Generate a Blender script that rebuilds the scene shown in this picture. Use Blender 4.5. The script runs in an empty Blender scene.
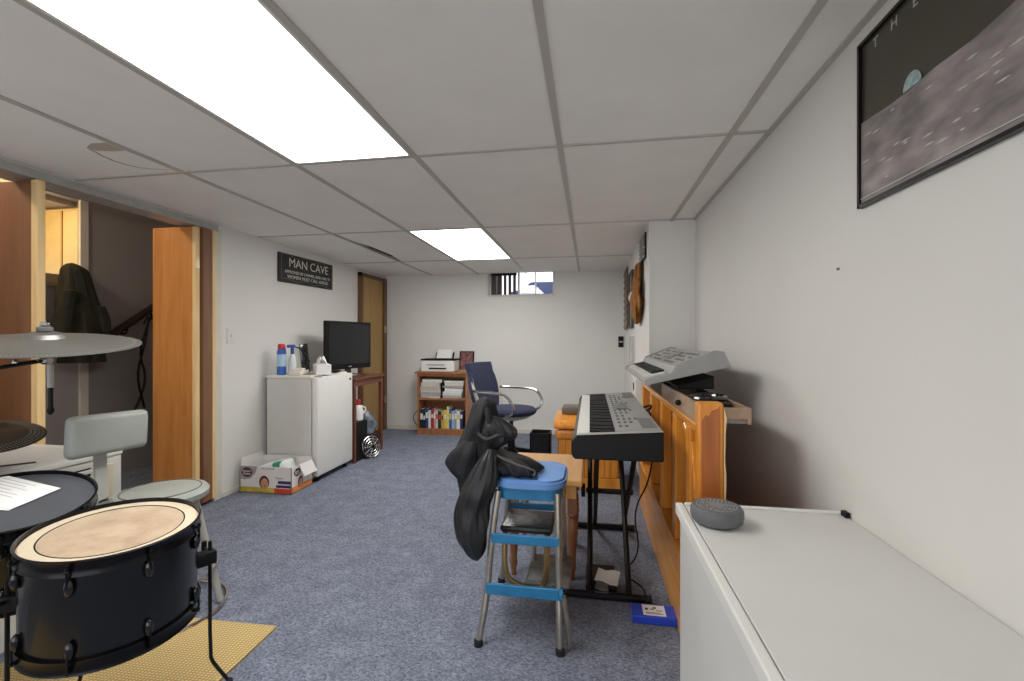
import bpy, bmesh, math, random
from mathutils import Vector, Matrix, noise
R = math.radians
random.seed(7)
scene = bpy.context.scene
# ------------------------------------------------------------------ camera, world, lights, exposure
H = 1.15
cam_data = bpy.data.cameras.new('camera')
cam_data.sensor_width = 36.0
cam_data.lens = 36.0 * 460.0 / 1024.0
cam_data.clip_start = 0.02
cam = bpy.data.objects.new('camera', cam_data)
scene.collection.objects.link(cam)
cam.location = (0, 0, H)
cam.rotation_euler = (R(90), 0, math.atan(78 / 460.0))
scene.camera = cam
scene.view_settings.view_transform = 'Standard'
scene.view_settings.look = 'None'
scene.view_settings.gamma = 1
scene.view_settings.use_curve_mapping = False
scene.view_settings.exposure = 1.28
world = bpy.data.worlds.new('world')
scene.world = world
world.use_nodes = True
bg = world.node_tree.nodes['Background']
bg.inputs[0].default_value = (0.93, 0.95, 1.0, 1)
bg.inputs[1].default_value = 0.95
PANEL_STRENGTH = 5.8
WARM_WATTS = 3.0

# ------------------------------------------------------------------ helpers
COL = scene.collection
def lin(c):
    c = c / 255.0
    return c / 12.92 if c <= 0.04045 else ((c + 0.055) / 1.055) ** 2.4
def rgb(t): return (lin(t[0]), lin(t[1]), lin(t[2]), 1)
MATS = {}
def mat(name, col, rough=0.5, metal=0.0, var=0.06, scale=8, bump=0.0, bscale=60, emit=0, coat=0, stretch=None, alpha=1, trans=0):
    if name in MATS: return MATS[name]
    m = bpy.data.materials.new(name); m.use_nodes = True
    nt = m.node_tree; n = nt.nodes; b = n['Principled BSDF']
    b.inputs['Roughness'].default_value = rough
    b.inputs['Metallic'].default_value = metal
    b.inputs['Coat Weight'].default_value = coat
    b.inputs['Transmission Weight'].default_value = trans
    b.inputs['Alpha'].default_value = alpha
    tc = n.new('ShaderNodeTexCoord'); mp = n.new('ShaderNodeMapping')
    nt.links.new(tc.outputs['Object'], mp.inputs['Vector'])
    if stretch: mp.inputs['Scale'].default_value = stretch
    c = rgb(col)
    nz = n.new('ShaderNodeTexNoise'); nz.inputs['Scale'].default_value = scale; nz.inputs['Detail'].default_value = 5
    nt.links.new(mp.outputs[0], nz.inputs['Vector'])
    cr = n.new('ShaderNodeValToRGB')
    cr.color_ramp.elements[0].position = 0.3; cr.color_ramp.elements[1].position = 0.7
    cr.color_ramp.elements[0].color = tuple(max(0, x * (1 - var)) for x in c[:3]) + (1,)
    cr.color_ramp.elements[1].color = tuple(min(1, x * (1 + var)) for x in c[:3]) + (1,)
    nt.links.new(nz.outputs['Fac'], cr.inputs[0])
    nt.links.new(cr.outputs[0], b.inputs['Base Color'])
    if bump:
        n2 = n.new('ShaderNodeTexNoise'); n2.inputs['Scale'].default_value = bscale; n2.inputs['Detail'].default_value = 3
        nt.links.new(mp.outputs[0], n2.inputs['Vector'])
        bp = n.new('ShaderNodeBump'); bp.inputs['Strength'].default_value = bump; bp.inputs['Distance'].default_value = 0.01
        nt.links.new(n2.outputs['Fac'], bp.inputs['Height']); nt.links.new(bp.outputs[0], b.inputs['Normal'])
    if emit:
        b.inputs['Emission Color'].default_value = c
        b.inputs['Emission Strength'].default_value = emit
    MATS[name] = m
    return m

class MB:
    """collects shapes in world space; build() links them as one mesh object"""
    def __init__(s): s.bm = bmesh.new()
    def _add(s, fn, m=None, bev=0, seg=2):
        b = bmesh.new(); fn(b)
        if bev:
            bmesh.ops.bevel(b, geom=[e for e in b.edges], offset=bev, segments=seg, profile=0.5, affect='EDGES', clamp_overlap=True)
        if m is not None: bmesh.ops.transform(b, matrix=m, verts=b.verts)
        me = bpy.data.meshes.new('t'); b.to_mesh(me); b.free(); s.bm.from_mesh(me); bpy.data.meshes.remove(me)
        return s
    def box(s, x0, x1, y0, y1, z0, z1, bev=0, m=None, seg=2):
        def fn(b):
            bmesh.ops.create_cube(b, size=1)
            for v in b.verts:
                v.co = Vector(((x0 + x1) / 2 + v.co.x * (x1 - x0), (y0 + y1) / 2 + v.co.y * (y1 - y0), (z0 + z1) / 2 + v.co.z * (z1 - z0)))
        return s._add(fn, m, bev, seg)
    def prism(s, pts, axis, a0, a1, bev=0, m=None, seg=1):
        """polygon pts (two coords) extruded along axis from a0 to a1"""
        def P(p, a):
            if axis == 'x': return (a, p[0], p[1])
            if axis == 'y': return (p[0], a, p[1])
            return (p[0], p[1], a)
        def fn(b):
            v0 = [b.verts.new(P(p, a0)) for p in pts]; v1 = [b.verts.new(P(p, a1)) for p in pts]
            b.faces.new(v0); b.faces.new(v1[::-1])
            for i in range(len(pts)):
                j = (i + 1) % len(pts); b.faces.new((v0[i], v1[i], v1[j], v0[j]))
            bmesh.ops.recalc_face_normals(b, faces=b.faces)
        return s._add(fn, m, bev, seg)
    def lathe(s, prof, c=(0, 0, 0), n=32, m=None, cap=True):
        """profile [(radius,z)] turned about z through c"""
        def fn(b):
            rings = []
            for r, z in prof:
                if r < 1e-5: rings.append([b.verts.new((c[0], c[1], c[2] + z))])
                else: rings.append([b.verts.new((c[0] + r * math.cos(2 * math.pi * k / n), c[1] + r * math.sin(2 * math.pi * k / n), c[2] + z)) for k in range(n)])
            for a, d in zip(rings, rings[1:]):
                for k in range(n):
                    j = (k + 1) % n
                    if len(a) == 1 and len(d) == 1: continue
                    if len(a) == 1: b.faces.new((a[0], d[j], d[k]))
                    elif len(d) == 1: b.faces.new((a[k], a[j], d[0]))
                    else: b.faces.new((a[k], a[j], d[j], d[k]))
            if cap:
                for q in (rings[0], rings[-1]):
                    if len(q) > 2: b.faces.new(q)
            bmesh.ops.recalc_face_normals(b, faces=b.faces)
        return s._add(fn, m)
    def tube(s, pts, r, n=10, closed=False, m=None, r2=None, smooth=0):
        P = [Vector(p) for p in pts]
        for _ in range(smooth):
            Q = [] if closed else [P[0]]
            L = len(P)
            for i in range(L if closed else L - 1):
                a, d = P[i], P[(i + 1) % L]
                Q += [a * .75 + d * .25, a * .25 + d * .75]
            if not closed: Q.append(P[-1])
            P = Q
        L = len(P)
        def fn(b):
            rings = []; up = None
            for i in range(L):
                if closed: t = (P[(i + 1) % L] - P[i - 1]).normalized()
                elif i == 0: t = (P[1] - P[0]).normalized()
                elif i == L - 1: t = (P[-1] - P[-2]).normalized()
                else: t = ((P[i + 1] - P[i]).normalized() + (P[i] - P[i - 1]).normalized()).normalized()
                if up is None:
                    up = Vector((0, 0, 1)) if abs(t.z) < 0.9 else Vector((1, 0, 0))
                a = (up - t * up.dot(t)).normalized(); up = a; c = t.cross(a)
                rr = r if r2 is None else r + (r2 - r) * i / (L - 1)
                rings.append([b.verts.new(P[i] + rr * (math.cos(2 * math.pi * k / n) * a + math.sin(2 * math.pi * k / n) * c)) for k in range(n)])
            M = L if closed else L - 1
            for i in range(M):
                A, B = rings[i], rings[(i + 1) % L]
                for k in range(n):
                    j = (k + 1) % n; b.faces.new((A[k], A[j], B[j], B[k]))
            if not closed: b.faces.new(rings[0][::-1]); b.faces.new(rings[-1])
            bmesh.ops.recalc_face_normals(b, faces=b.faces)
        return s._add(fn, m)
    def ring(s, c, R_, r, n=40, m=None, k=8):
        return s.tube([(c[0] + R_ * math.cos(2 * math.pi * i / n), c[1] + R_ * math.sin(2 * math.pi * i / n), c[2]) for i in range(n)], r, n=k, closed=True, m=m)
    def ball(s, c, rx, ry=None, rz=None, m=None, n=16):
        ry = ry or rx; rz = rz or rx
        def fn(b):
            bmesh.ops.create_uvsphere(b, u_segments=n, v_segments=n // 2 + 2, radius=1)
            for v in b.verts: v.co = Vector((c[0] + v.co.x * rx, c[1] + v.co.y * ry, c[2] + v.co.z * rz))
        return s._add(fn, m)
    def loft(s, rings, n=40, folds=0.0, seed=0, freq=5, m=None, rough=0.0):
        """rings (cx,cy,cz,rx,ry[,tilt]) joined into a closed soft body with folds"""
        rnd = random.Random(seed); ph = [rnd.uniform(0, 6.28) for _ in range(8)]
        # interpolate rings
        out = []
        for a, d in zip(rings, rings[1:]):
            for k in range(5):
                t = k / 5; out.append([a[i] + (d[i] - a[i]) * t for i in range(5)])
        out.append(list(rings[-1]))
        for _ in range(3):
            out = [out[0]] + [[(out[i - 1][j] + 2 * out[i][j] + out[i + 1][j]) / 4 for j in range(5)] for i in range(1, len(out) - 1)] + [out[-1]]
        def fn(b):
            R_ = []; L = len(out)
            for i, (cx, cy, cz, rx, ry) in enumerate(out):
                row = []
                for k in range(n):
                    a = 2 * math.pi * k / n
                    f = math.sin(freq * a + ph[0] + i * .12) * .5 + math.sin((freq * 2 + 1) * a + ph[1] - i * .17) * .3 + math.sin((freq - 2) * a + ph[2] + i * .3) * .4
                    nn = noise.noise(Vector((cx * 9 + math.cos(a) * 1.3, cy * 9 + math.sin(a) * 1.3, cz * 9 + seed)))
                    q = 1 + folds * f + rough * nn
                    row.append(b.verts.new((cx + rx * q * math.cos(a), cy + ry * q * math.sin(a), cz)))
                R_.append(row)
            for A, B in zip(R_, R_[1:]):
                for k in range(n):
                    j = (k + 1) % n; b.faces.new((A[k], A[j], B[j], B[k]))
            for q, o in ((R_[0], out[0]), (R_[-1], out[-1])):
                c = b.verts.new((o[0], o[1], o[2] + (.012 if q is R_[-1] and out[-1][2] > out[0][2] or q is R_[0] and out[0][2] > out[-1][2] else -.006)))
                for k in range(n): b.faces.new((q[k], q[(k + 1) % n], c))
            bmesh.ops.recalc_face_normals(b, faces=b.faces)
        return s._add(fn, m)
    def sheet(s, grid, th=0.002, m=None):
        """grid of points (rows) made into a thin solid sheet"""
        def fn(b):
            V = [[b.verts.new(p) for p in row] for row in grid]
            for A, B in zip(V, V[1:]):
                for k in range(len(A) - 1): b.faces.new((A[k], A[k + 1], B[k + 1], B[k]))
            bmesh.ops.recalc_face_normals(b, faces=b.faces)
            bmesh.ops.solidify(b, geom=b.faces[:], thickness=th)
        return s._add(fn, m)
    def build(s, name, material, parent=None, smooth=True, ang=35):
        me = bpy.data.meshes.new(name)
        if parent is not None: org = world_loc(parent)
        else:
            vs = [v.co for v in s.bm.verts]
            org = Vector(((min(v.x for v in vs) + max(v.x for v in vs)) / 2, (min(v.y for v in vs) + max(v.y for v in vs)) / 2, min(v.z for v in vs)))
        bmesh.ops.translate(s.bm, vec=-org, verts=s.bm.verts)
        if smooth:
            for f in s.bm.faces: f.smooth = True
            for e in s.bm.edges:
                if len(e.link_faces) == 2 and e.link_faces[0].normal.angle(e.link_faces[1].normal, 0) > R(ang): e.smooth = False
        s.bm.to_mesh(me); s.bm.free()
        me.materials.append(material)
        o = bpy.data.objects.new(name, me); COL.objects.link(o)
        if parent is not None: o.parent = parent
        else: o.location = org
        return o
def world_loc(o):
    v = Vector(o.location)
    while o.parent: o = o.parent; v = v + Vector(o.location)
    return v
def thing(name, label, cat, loc, group=None):
    o = bpy.data.objects.new(name, None); COL.objects.link(o); o.location = loc
    o.empty_display_size = 0.05
    return tag(o, label, cat, group)
def tag(o, label, cat, group=None, kind=None):
    o['label'] = label; o['category'] = cat
    if group: o['group'] = group
    if kind: o['kind'] = kind
    return o
def struct(mb, name, material, parent=None, label=None, **k):
    o = mb.build(name, material, parent, **k)
    if parent is None:
        o['kind'] = 'structure'
    return o
def text_mesh(txt, size, ext=0.0008, align='CENTER', bold=0.0, font_scale_x=1.0):
    cu = bpy.data.curves.new('t', 'FONT'); cu.body = txt; cu.size = size; cu.extrude = ext; cu.align_x = align; cu.align_y = 'CENTER'; cu.offset = bold
    o = bpy.data.objects.new('t', cu); COL.objects.link(o)
    dg = bpy.context.evaluated_depsgraph_get()
    me = bpy.data.meshes.new_from_object(o.evaluated_get(dg))
    bpy.data.objects.remove(o); bpy.data.curves.remove(cu)
    return me
def add_text(mb, txt, size, m, sx=1.0, **k):
    me = text_mesh(txt, size, **k)
    b = bmesh.new(); b.from_mesh(me); bmesh.ops.transform(b, matrix=m @ Matrix.Diagonal((sx, 1, 1, 1)), verts=b.verts)
    b.to_mesh(me); b.free(); mb.bm.from_mesh(me); bpy.data.meshes.remove(me)
def frame_m(origin, xdir, ydir):
    x = Vector(xdir).normalized(); y = Vector(ydir).normalized(); z = x.cross(y)
    return Matrix(((x.x, y.x, z.x, origin[0]), (x.y, y.y, z.y, origin[1]), (x.z, y.z, z.z, origin[2]), (0, 0, 0, 1)))
def T(x, y, z, rz=0): return Matrix.Translation((x, y, z)) @ Matrix.Rotation(rz, 4, 'Z')

# ------------------------------------------------------------------ materials
WALL = mat('painted_wall', (222, 220, 215), .6, var=.02, scale=2, bump=.03, bscale=90)
CEIL = mat('ceiling_tile', (240, 237, 230), .85, var=.03, scale=3, bump=.12, bscale=220)
GRID = mat('ceiling_grid', (184, 179, 170), .45, var=.03)
VOID = mat('dark_void', (28, 26, 24), .9)
WHITE = mat('white_enamel', (226, 225, 220), .35, var=.02)
WHITE2 = mat('white_plastic', (218, 216, 210), .45, var=.03)
TRIMW = mat('white_trim', (214, 210, 200), .5, var=.03)
BLACK = mat('black_plastic', (15, 15, 16), .5, var=.15)
BLACK.node_tree.nodes['Principled BSDF'].inputs['Specular IOR Level'].default_value = .25
BLACKG = mat('black_gloss', (12, 12, 15), .12, var=.1, coat=.6)
RUBBER = mat('black_rubber', (20, 20, 20), .8, var=.2)
CHROME = mat('chrome', (205, 203, 200), .18, metal=1, var=.05)
STEEL = mat('worn_steel', (175, 168, 155), .32, metal=.9, var=.12, scale=20)
GREYM = mat('grey_painted_metal', (168, 168, 162), .4, var=.08, scale=15)
PAPER = mat('white_paper', (232, 231, 228), .7, var=.02)

def wood(name, c1, c2, rough=.4, axis='z', scale=3.0, coat=.2):
    m = bpy.data.materials.new(name); m.use_nodes = True; nt = m.node_tree; n = nt.nodes; b = n['Principled BSDF']
    tc = n.new('ShaderNodeTexCoord'); mp = n.new('ShaderNodeMapping')
    mp.inputs['Scale'].default_value = {'z': (9, 9, .7), 'y': (9, .7, 9), 'x': (.7, 9, 9)}[axis]
    nt.links.new(tc.outputs['Object'], mp.inputs[0])
    nz = n.new('ShaderNodeTexNoise'); nz.inputs['Scale'].default_value = scale; nz.inputs['Detail'].default_value = 7; nz.inputs['Distortion'].default_value = .6
    nt.links.new(mp.outputs[0], nz.inputs['Vector'])
    cr = n.new('ShaderNodeValToRGB'); cr.color_ramp.elements[0].position = .32; cr.color_ramp.elements[1].position = .68
    cr.color_ramp.elements[0].color = rgb(c1); cr.color_ramp.elements[1].color = rgb(c2)
    nt.links.new(nz.outputs['Fac'], cr.inputs[0]); nt.links.new(cr.outputs[0], b.inputs['Base Color'])
    bp = n.new('ShaderNodeBump'); bp.inputs['Strength'].default_value = .08; bp.inputs['Distance'].default_value = .005
    nt.links.new(nz.outputs['Fac'], bp.inputs['Height']); nt.links.new(bp.outputs[0], b.inputs['Normal'])
    b.inputs['Roughness'].default_value = rough; b.inputs['Coat Weight'].default_value = coat
    return m
W_BIFOLD = wood('bifold_wood', (186, 120, 58), (206, 142, 74), .35)
W_BIFOLD_SHADED = wood('shaded_bifold_wood', (122, 84, 56), (138, 96, 66), .4)  # same bifold wood with shade put into its colour
W_EDGE = wood('pale_edge_wood', (222, 186, 128), (236, 206, 152), .5)
W_DOOR = wood('tan_door_wood', (158, 122, 66), (176, 138, 80), .45)
W_JAMB = wood('brown_jamb_wood', (92, 60, 32), (112, 76, 42), .45)
W_SHELF = wood('bookcase_wood', (150, 94, 54), (176, 116, 72), .45)
W_TABLE = wood('dark_table_wood', (92, 48, 30), (120, 66, 42), .4)
W_BENCH = wood('bench_wood', (206, 150, 84), (222, 170, 104), .3, 'y')
W_ORANGE = wood('orange_pine', (208, 126, 36), (236, 160, 62), .32)
W_ORANGE_Y = wood('orange_pine_rail', (212, 134, 44), (238, 168, 72), .32, 'y')
W_ORANGE_D = wood('dark_orange_panel', (160, 86, 30), (190, 108, 44), .4)
W_BARE = wood('bare_worn_wood', (222, 180, 118), (238, 204, 150), .6)
W_TRAY = wood('greyish_tray_wood', (150, 122, 98), (172, 142, 116), .5, 'y')

# carpet
def carpet_mat():
    m = bpy.data.materials.new('blue_grey_carpet'); m.use_nodes = True; nt = m.node_tree; n = nt.nodes; b = n['Principled BSDF']
    tc = n.new('ShaderNodeTexCoord')
    a = n.new('ShaderNodeTexNoise'); a.inputs['Scale'].default_value = 95; a.inputs['Detail'].default_value = 4; a.inputs['Roughness'].default_value = .75
    c = n.new('ShaderNodeTexNoise'); c.inputs['Scale'].default_value = 9; c.inputs['Detail'].default_value = 4
    mp = n.new('ShaderNodeMapping'); mp.inputs['Scale'].default_value = (1, 1.6, 1); mp.inputs['Rotation'].default_value = (0, 0, .6)
    nt.links.new(tc.outputs['Object'], mp.inputs[0])
    nt.links.new(mp.outputs[0], a.inputs['Vector']); nt.links.new(tc.outputs['Object'], c.inputs['Vector'])
    r1 = n.new('ShaderNodeValToRGB'); r1.color_ramp.elements[0].position = .33; r1.color_ramp.elements[1].position = .68
    r1.color_ramp.elements[0].color = rgb((68, 74, 90)); r1.color_ramp.elements[1].color = rgb((156, 163, 180))
    nt.links.new(a.outputs['Fac'], r1.inputs[0])
    r2 = n.new('ShaderNodeValToRGB'); r2.color_ramp.elements[0].position = .3; r2.color_ramp.elements[1].position = .7
    r2.color_ramp.elements[0].color = (.80, .80, .82, 1); r2.color_ramp.elements[1].color = (1.1, 1.1, 1.1, 1)
    nt.links.new(c.outputs['Fac'], r2.inputs[0])
    mx = n.new('ShaderNodeMix'); mx.data_type = 'RGBA'; mx.blend_type = 'MULTIPLY'; mx.inputs[0].default_value = 1
    nt.links.new(r1.outputs[0], mx.inputs[6]); nt.links.new(r2.outputs[0], mx.inputs[7])
    nt.links.new(mx.outputs[2], b.inputs['Base Color']); b.inputs['Roughness'].default_value = .95
    bp = n.new('ShaderNodeBump'); bp.inputs['Strength'].default_value = .6; bp.inputs['Distance'].default_value = .01
    nt.links.new(a.outputs['Fac'], bp.inputs['Height']); nt.links.new(bp.outputs[0], b.inputs['Normal'])
    return m
CARPET = carpet_mat()

# ------------------------------------------------------------------ the room
XL, XR, XC, YB, YN, ZC = -2.66, 0.72, 0.41, 5.65, -2.2, 1.985
YO0, YO1 = 1.60, 2.90     # closet opening in the left wall
struct(MB().box(-5.2, 1.0, YN - .2, 6.3, -.12, 0), 'floor', CARPET, smooth=False)
# ceiling tiles, one of them slipped sideways
xs = [XL, -2.0, -1.385, -.785, -.128, .565, XR]
ys = [YN, -.67, .66, 1.99, 3.33, 4.64, YB]
cb = MB()
for i in range(6):
    for j in range(6):
        if i == 2 and j in (2, 4): continue
        x0, x1, y0, y1 = xs[i], xs[i + 1], ys[j], ys[j + 1]
        if i == 1 and j == 4:
            cb.prism([(x0 + .014, y0), (x1, y0), (x1, y1), (x0 + .014, y1), (x0 + .07, y1 - .35), (x0 + .06, y0 + .55), (x0 + .014, y0 + .25)], 'z', ZC + .008, ZC + .02)
        else:
            cb.box(x0, x1, y0, y1, ZC + .006, ZC + .02)
struct(cb, 'ceiling', CEIL, smooth=False)
struct(MB().box(XL - .1, XR + .2, YN, YB + .2, 2.25, 2.3), 'ceiling_void', VOID, smooth=False)
gb = MB()
for x in xs[1:-1]:
    w = .012
    gb.box(x - w, x + w, YN, YB, ZC, ZC + .006)
for y in ys[1:-1]:
    for a, c in zip(xs, xs[1:]):
        gb.box(a + .012, c - .012, y - .009, y + .009, ZC + .001, ZC + .006)
gb.box(XR - .02, XR, YN, 3.36, ZC, ZC + .006)
struct(gb, 'trim_1', GRID, smooth=False)
st_pts = [(-2.03, 1.64), (-2.10, 1.635), (-2.165, 1.667), (-2.19, 1.73), (-2.205, 1.80), (-2.195, 1.86), (-2.165, 1.905), (-2.12, 1.93), (-2.07, 1.945), (-2.03, 1.955)]
ceil_o = bpy.data.objects['ceiling']
sm_ = MB(); sm_.sheet([[(x + (-2.0 - x) * q, y + (1.8 - y) * q * .5, ZC + .0058) for q in (0, .07)] for x, y in [(st_pts[i][0] + (st_pts[i + 1][0] - st_pts[i][0]) * t / 4 + .003 * math.sin(i * 7 + t * 2), st_pts[i][1] + (st_pts[i + 1][1] - st_pts[i][1]) * t / 4) for i in range(9) for t in range(4)]], .0004)
sm_.build('water_stain', mat('stain_brown', (184, 172, 156), .85, var=.1), ceil_o, smooth=False)
sm_ = MB(); sm_.prism([(-2.03, 1.64), (-2.10, 1.635), (-2.165, 1.667), (-2.16, 1.70), (-2.08, 1.72), (-2.03, 1.72)], 'z', ZC + .0052, ZC + .0058)
sm_.build('water_stain', MATS['stain_brown'], ceil_o, smooth=False)
# slipped bar leaves a slot: dark strip of the void above shows through
# walls
struct(MB().box(XL - .12, XL, YO1, 5.75, 0, 2.25).box(XL - .12, XL, YN, YO0, 0, 2.25), 'wall_left', WALL, smooth=False)
struct(MB().box(XR, XR + .12, YN, 3.5, 0, 2.25), 'wall_right', WALL, smooth=False)
struct(MB().box(XC, XR + .12, 3.36, YB + .1, 0, 2.25), 'wall_right_far', WALL, smooth=False)
WX0, WX1, WZ0 = -1.264, -.435, 1.708
struct(MB().box(XL, WX0, YB, YB + .25, 0, 2.25).box(WX1, XC, YB, YB + .25, 0, 2.25).box(WX0, WX1, YB, YB + .25, 0, WZ0), 'wall_back', WALL, smooth=False)
# near wall left out, unseen, so world light fills the room from behind
# ceiling edge shadow line trims and baseboards
struct(MB().box(-2.6, XC, YB - .012, YB, 0, .055), 'baseboard_back', TRIMW, smooth=False)
struct(MB().box(XL, XL + .008, YO1 + .07, 4.95, 0, .03), 'baseboard_left', TRIMW, smooth=False)
struct(MB().box(XR - .018, XR, 1.5, 3.35, 0, .07), 'baseboard_right', TRIMW, smooth=False)
struct(MB().box(XC, XC + .02, 3.352, 3.36, 0, ZC).box(XR - .03, XR, 3.352, 3.36, 0, ZC), 'trim_2', WALL, smooth=False)
# header of the opening with folding-door track
struct(MB().box(XL - .12, XL, YO0, YO1, 1.955, 2.25), 'wall_header', WALL, smooth=False)
struct(MB().box(XL - .12, XL + .016, YO0 - .4, YO1 + .02, 1.935, 1.955).box(XL, XL + .014, YO0 - .4, YO1 + .02, 1.955, 1.978), 'trim_3', GREYM, smooth=False)
struct(MB().box(XL - .12, XL + .012, YO1 - .012, YO1 + .055, 0, 1.955, bev=.004), 'trim_4', mat('cream_jamb', (214, 208, 190), .5), smooth=False)
# ceiling lights
def ceiling_light(x0, x1, y0, y1, label):
    t = thing('ceiling_light', label, 'ceiling light', ((x0 + x1) / 2, (y0 + y1) / 2, ZC), 'recessed ceiling light panels')
    f = MB(); w = .012
    f.box(x0 + .012, x1 - .012, y0 + .01, y0 + .01 + w, ZC + .001, ZC + .05).box(x0 + .012, x1 - .012, y1 - .01 - w, y1 - .01, ZC + .001, ZC + .05)
    f.box(x0 + .012, x0 + .012 + w, y0 + .01, y1 - .01, ZC + .001, ZC + .05).box(x1 - .012 - w, x1 - .012, y0 + .01, y1 - .01, ZC + .001, ZC + .05)
    f.box(x0 + .012, x1 - .012, y0 + .01, y1 - .01, ZC + .05, ZC + .06)
    f.build('frame', WHITE, t, smooth=False)
    MB().box(x0 + .024, x1 - .024, y0 + .022, y1 - .022, ZC + .004, ZC + .008).build('diffuser', mat('light_diffuser', (255, 254, 250), .6, emit=PANEL_STRENGTH, var=0), t, smooth=False)
ceiling_light(-1.385, -.785, .66, 1.99, 'large glowing white ceiling light panel nearest the drums')
ceiling_light(-1.385, -.785, 3.33, 4.64, 'smaller-looking glowing white ceiling light panel near the back window')

# window 1
fr = MB()
for a, c, z0, z1 in ((WX0, WX1, WZ0, WZ0 + .025), (WX0, WX1, 2.02, 2.05)):
    fr.box(a, c, 5.74, 5.79, z0, z1)
for a in (WX0, -.90, -.68, WX1 - .022): fr.box(a, a + (.03 if a == WX0 else .022 if a != -.68 else .01), 5.745, 5.785, WZ0 + .025, 2.02)
win = struct(fr, 'window_1', TRIMW, smooth=False)
o = MB().box(WX0 + .03, WX1 - .02, 5.762, 5.768, WZ0 + .025, 2.02).build('window_pane', mat('window_glass', (240, 246, 255), .02, trans=1, var=0), win, smooth=False)
MB().box(WX0, WX1, 5.652, 5.738, WZ0, WZ0 + .006).build('window_sill', TRIMW, win, smooth=False)
MB().box(WX0, WX1, YB - .012, YB - .0005, WZ0 - .012, WZ0 - .0005).box(WX1, WX1 + .012, YB - .012, YB - .0005, WZ0 - .012, ZC).box(WX0 - .012, WX0, YB - .012, YB - .0005, WZ0 - .012, ZC).build('window_frame', TRIMW, win, smooth=False)
blind = thing('vertical_blind', 'dark brown vertical blind slats over the left half of the basement window', 'blind', (-1.07, 5.70, WZ0 + .02))
for k, (x, w) in enumerate([(-1.195, .072), (-1.125, .066), (-1.053, .038), (-.993, .038), (-.933, .038)]):
    MB().box(x - w / 2, x + w / 2, 5.69, 5.694, WZ0 + .02, ZC - .02, bev=.001).build('slat', mat('brown_slat', (62, 46, 40), .6, var=.2), blind, smooth=False)
MB().box(-1.233, -.905, 5.68, 5.70, ZC - .02, 2.05).build('head_rail', BLACK, blind, smooth=False)
# outside: snow bank, retaining wall and a parked car's dark blue shape
tag(MB().prism([(-2.6, 1.60), (.8, 1.60), (.8, 1.72), (-2.6, 1.72)], 'y', 6.0, 9.5).build('snow_ground', mat('snow', (235, 240, 250), .8), smooth=False), 'bright snowy ground outside the basement window', 'snow', kind='structure')
car = thing('car', 'blue car parked outside beyond the right pane of the window', 'car', (-.72, 7.9, 1.7))
MB().prism([(-1.25, 1.80), (-1.2, 1.96), (-1.0, 2.0), (-.85, 2.12), (-.45, 2.12), (-.3, 2.0), (-.2, 1.95), (-.18, 1.8)], 'y', 7.7, 8.3, bev=.03, seg=2, m=Matrix.Translation((-.14, 0, .02))).build('body', mat('car_blue', (28, 42, 84), .3, coat=.3), car)
for x in (-1.14, -.56):
    MB().lathe([(0, -.05), (.09, -.05), (.1, -.03), (.1, .03), (.09, .05), (0, .05)], m=Matrix.Translation((x, 7.72, 1.82)) @ Matrix.Rotation(R(90), 4, 'X'), n=20).build('wheel', RUBBER, car)

# door 1 at the far end of the left wall
d1 = struct(MB().box(XL + .002, XL + .03, 5.02, 5.56, .01, 1.90, bev=.003), 'door_1', W_DOOR, smooth=False)
MB().box(XL, XL + .045, 4.965, 5.02, 0, 1.945).box(XL, XL + .045, 4.965, 5.63, 1.90, 1.945).box(XL, XL + .05, 5.56, 5.64, 0, 1.945).build('door_frame', W_JAMB, d1, smooth=False)
for z in (.35, 1.25):
    MB().box(XL + .05, XL + .056, 5.565, 5.60, z, z + .09).tube([(XL + .058, 5.562, z), (XL + .058, 5.562, z + .09)], .005).build('door_hinge', STEEL, d1)
MB().ball((XL + .075, 5.07, .92), .026).lathe([(.01, 0), (.01, .03)], m=Matrix.Translation((XL + .03, 5.07, .92)) @ Matrix.Rotation(R(90), 4, 'Y')).build('door_handle', STEEL, d1)

# bifold doors; the darker panels carry their shade in the wood colour
d2 = struct(MB().box(-2.975, -2.66, 2.715, 2.745, .03, 1.925, bev=.002), 'door_2', W_BIFOLD, smooth=False)
MB().box(-2.66, -2.633, 2.713, 2.747, .03, 1.925, bev=.002).build('door_edge', W_EDGE, d2, smooth=False)
mm = T(-2.655, 2.765, 0, R(100))
MB().box(0, .09, -.03, 0, .03, 1.925, m=mm).build('folded_panel', W_BIFOLD_SHADED, d2, smooth=False)
MB().box(-2.672, -2.638, 2.862, 2.886, .03, 1.935).build('jamb_strip', W_EDGE, d2, smooth=False)
d3 = struct(MB().box(-3.0, -2.656, 1.80, 1.83, .03, 1.925, bev=.002), 'door_3', W_BIFOLD_SHADED, smooth=False)
MB().box(-2.656, -2.618, 1.798, 1.832, .03, 1.925, bev=.002).build('door_edge', W_EDGE, d3, smooth=False)
MB().box(-3.0, -2.70, 1.84, 1.87, .03, 1.925, bev=.002).build('folded_panel', W_BIFOLD, d3, smooth=False)

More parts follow.
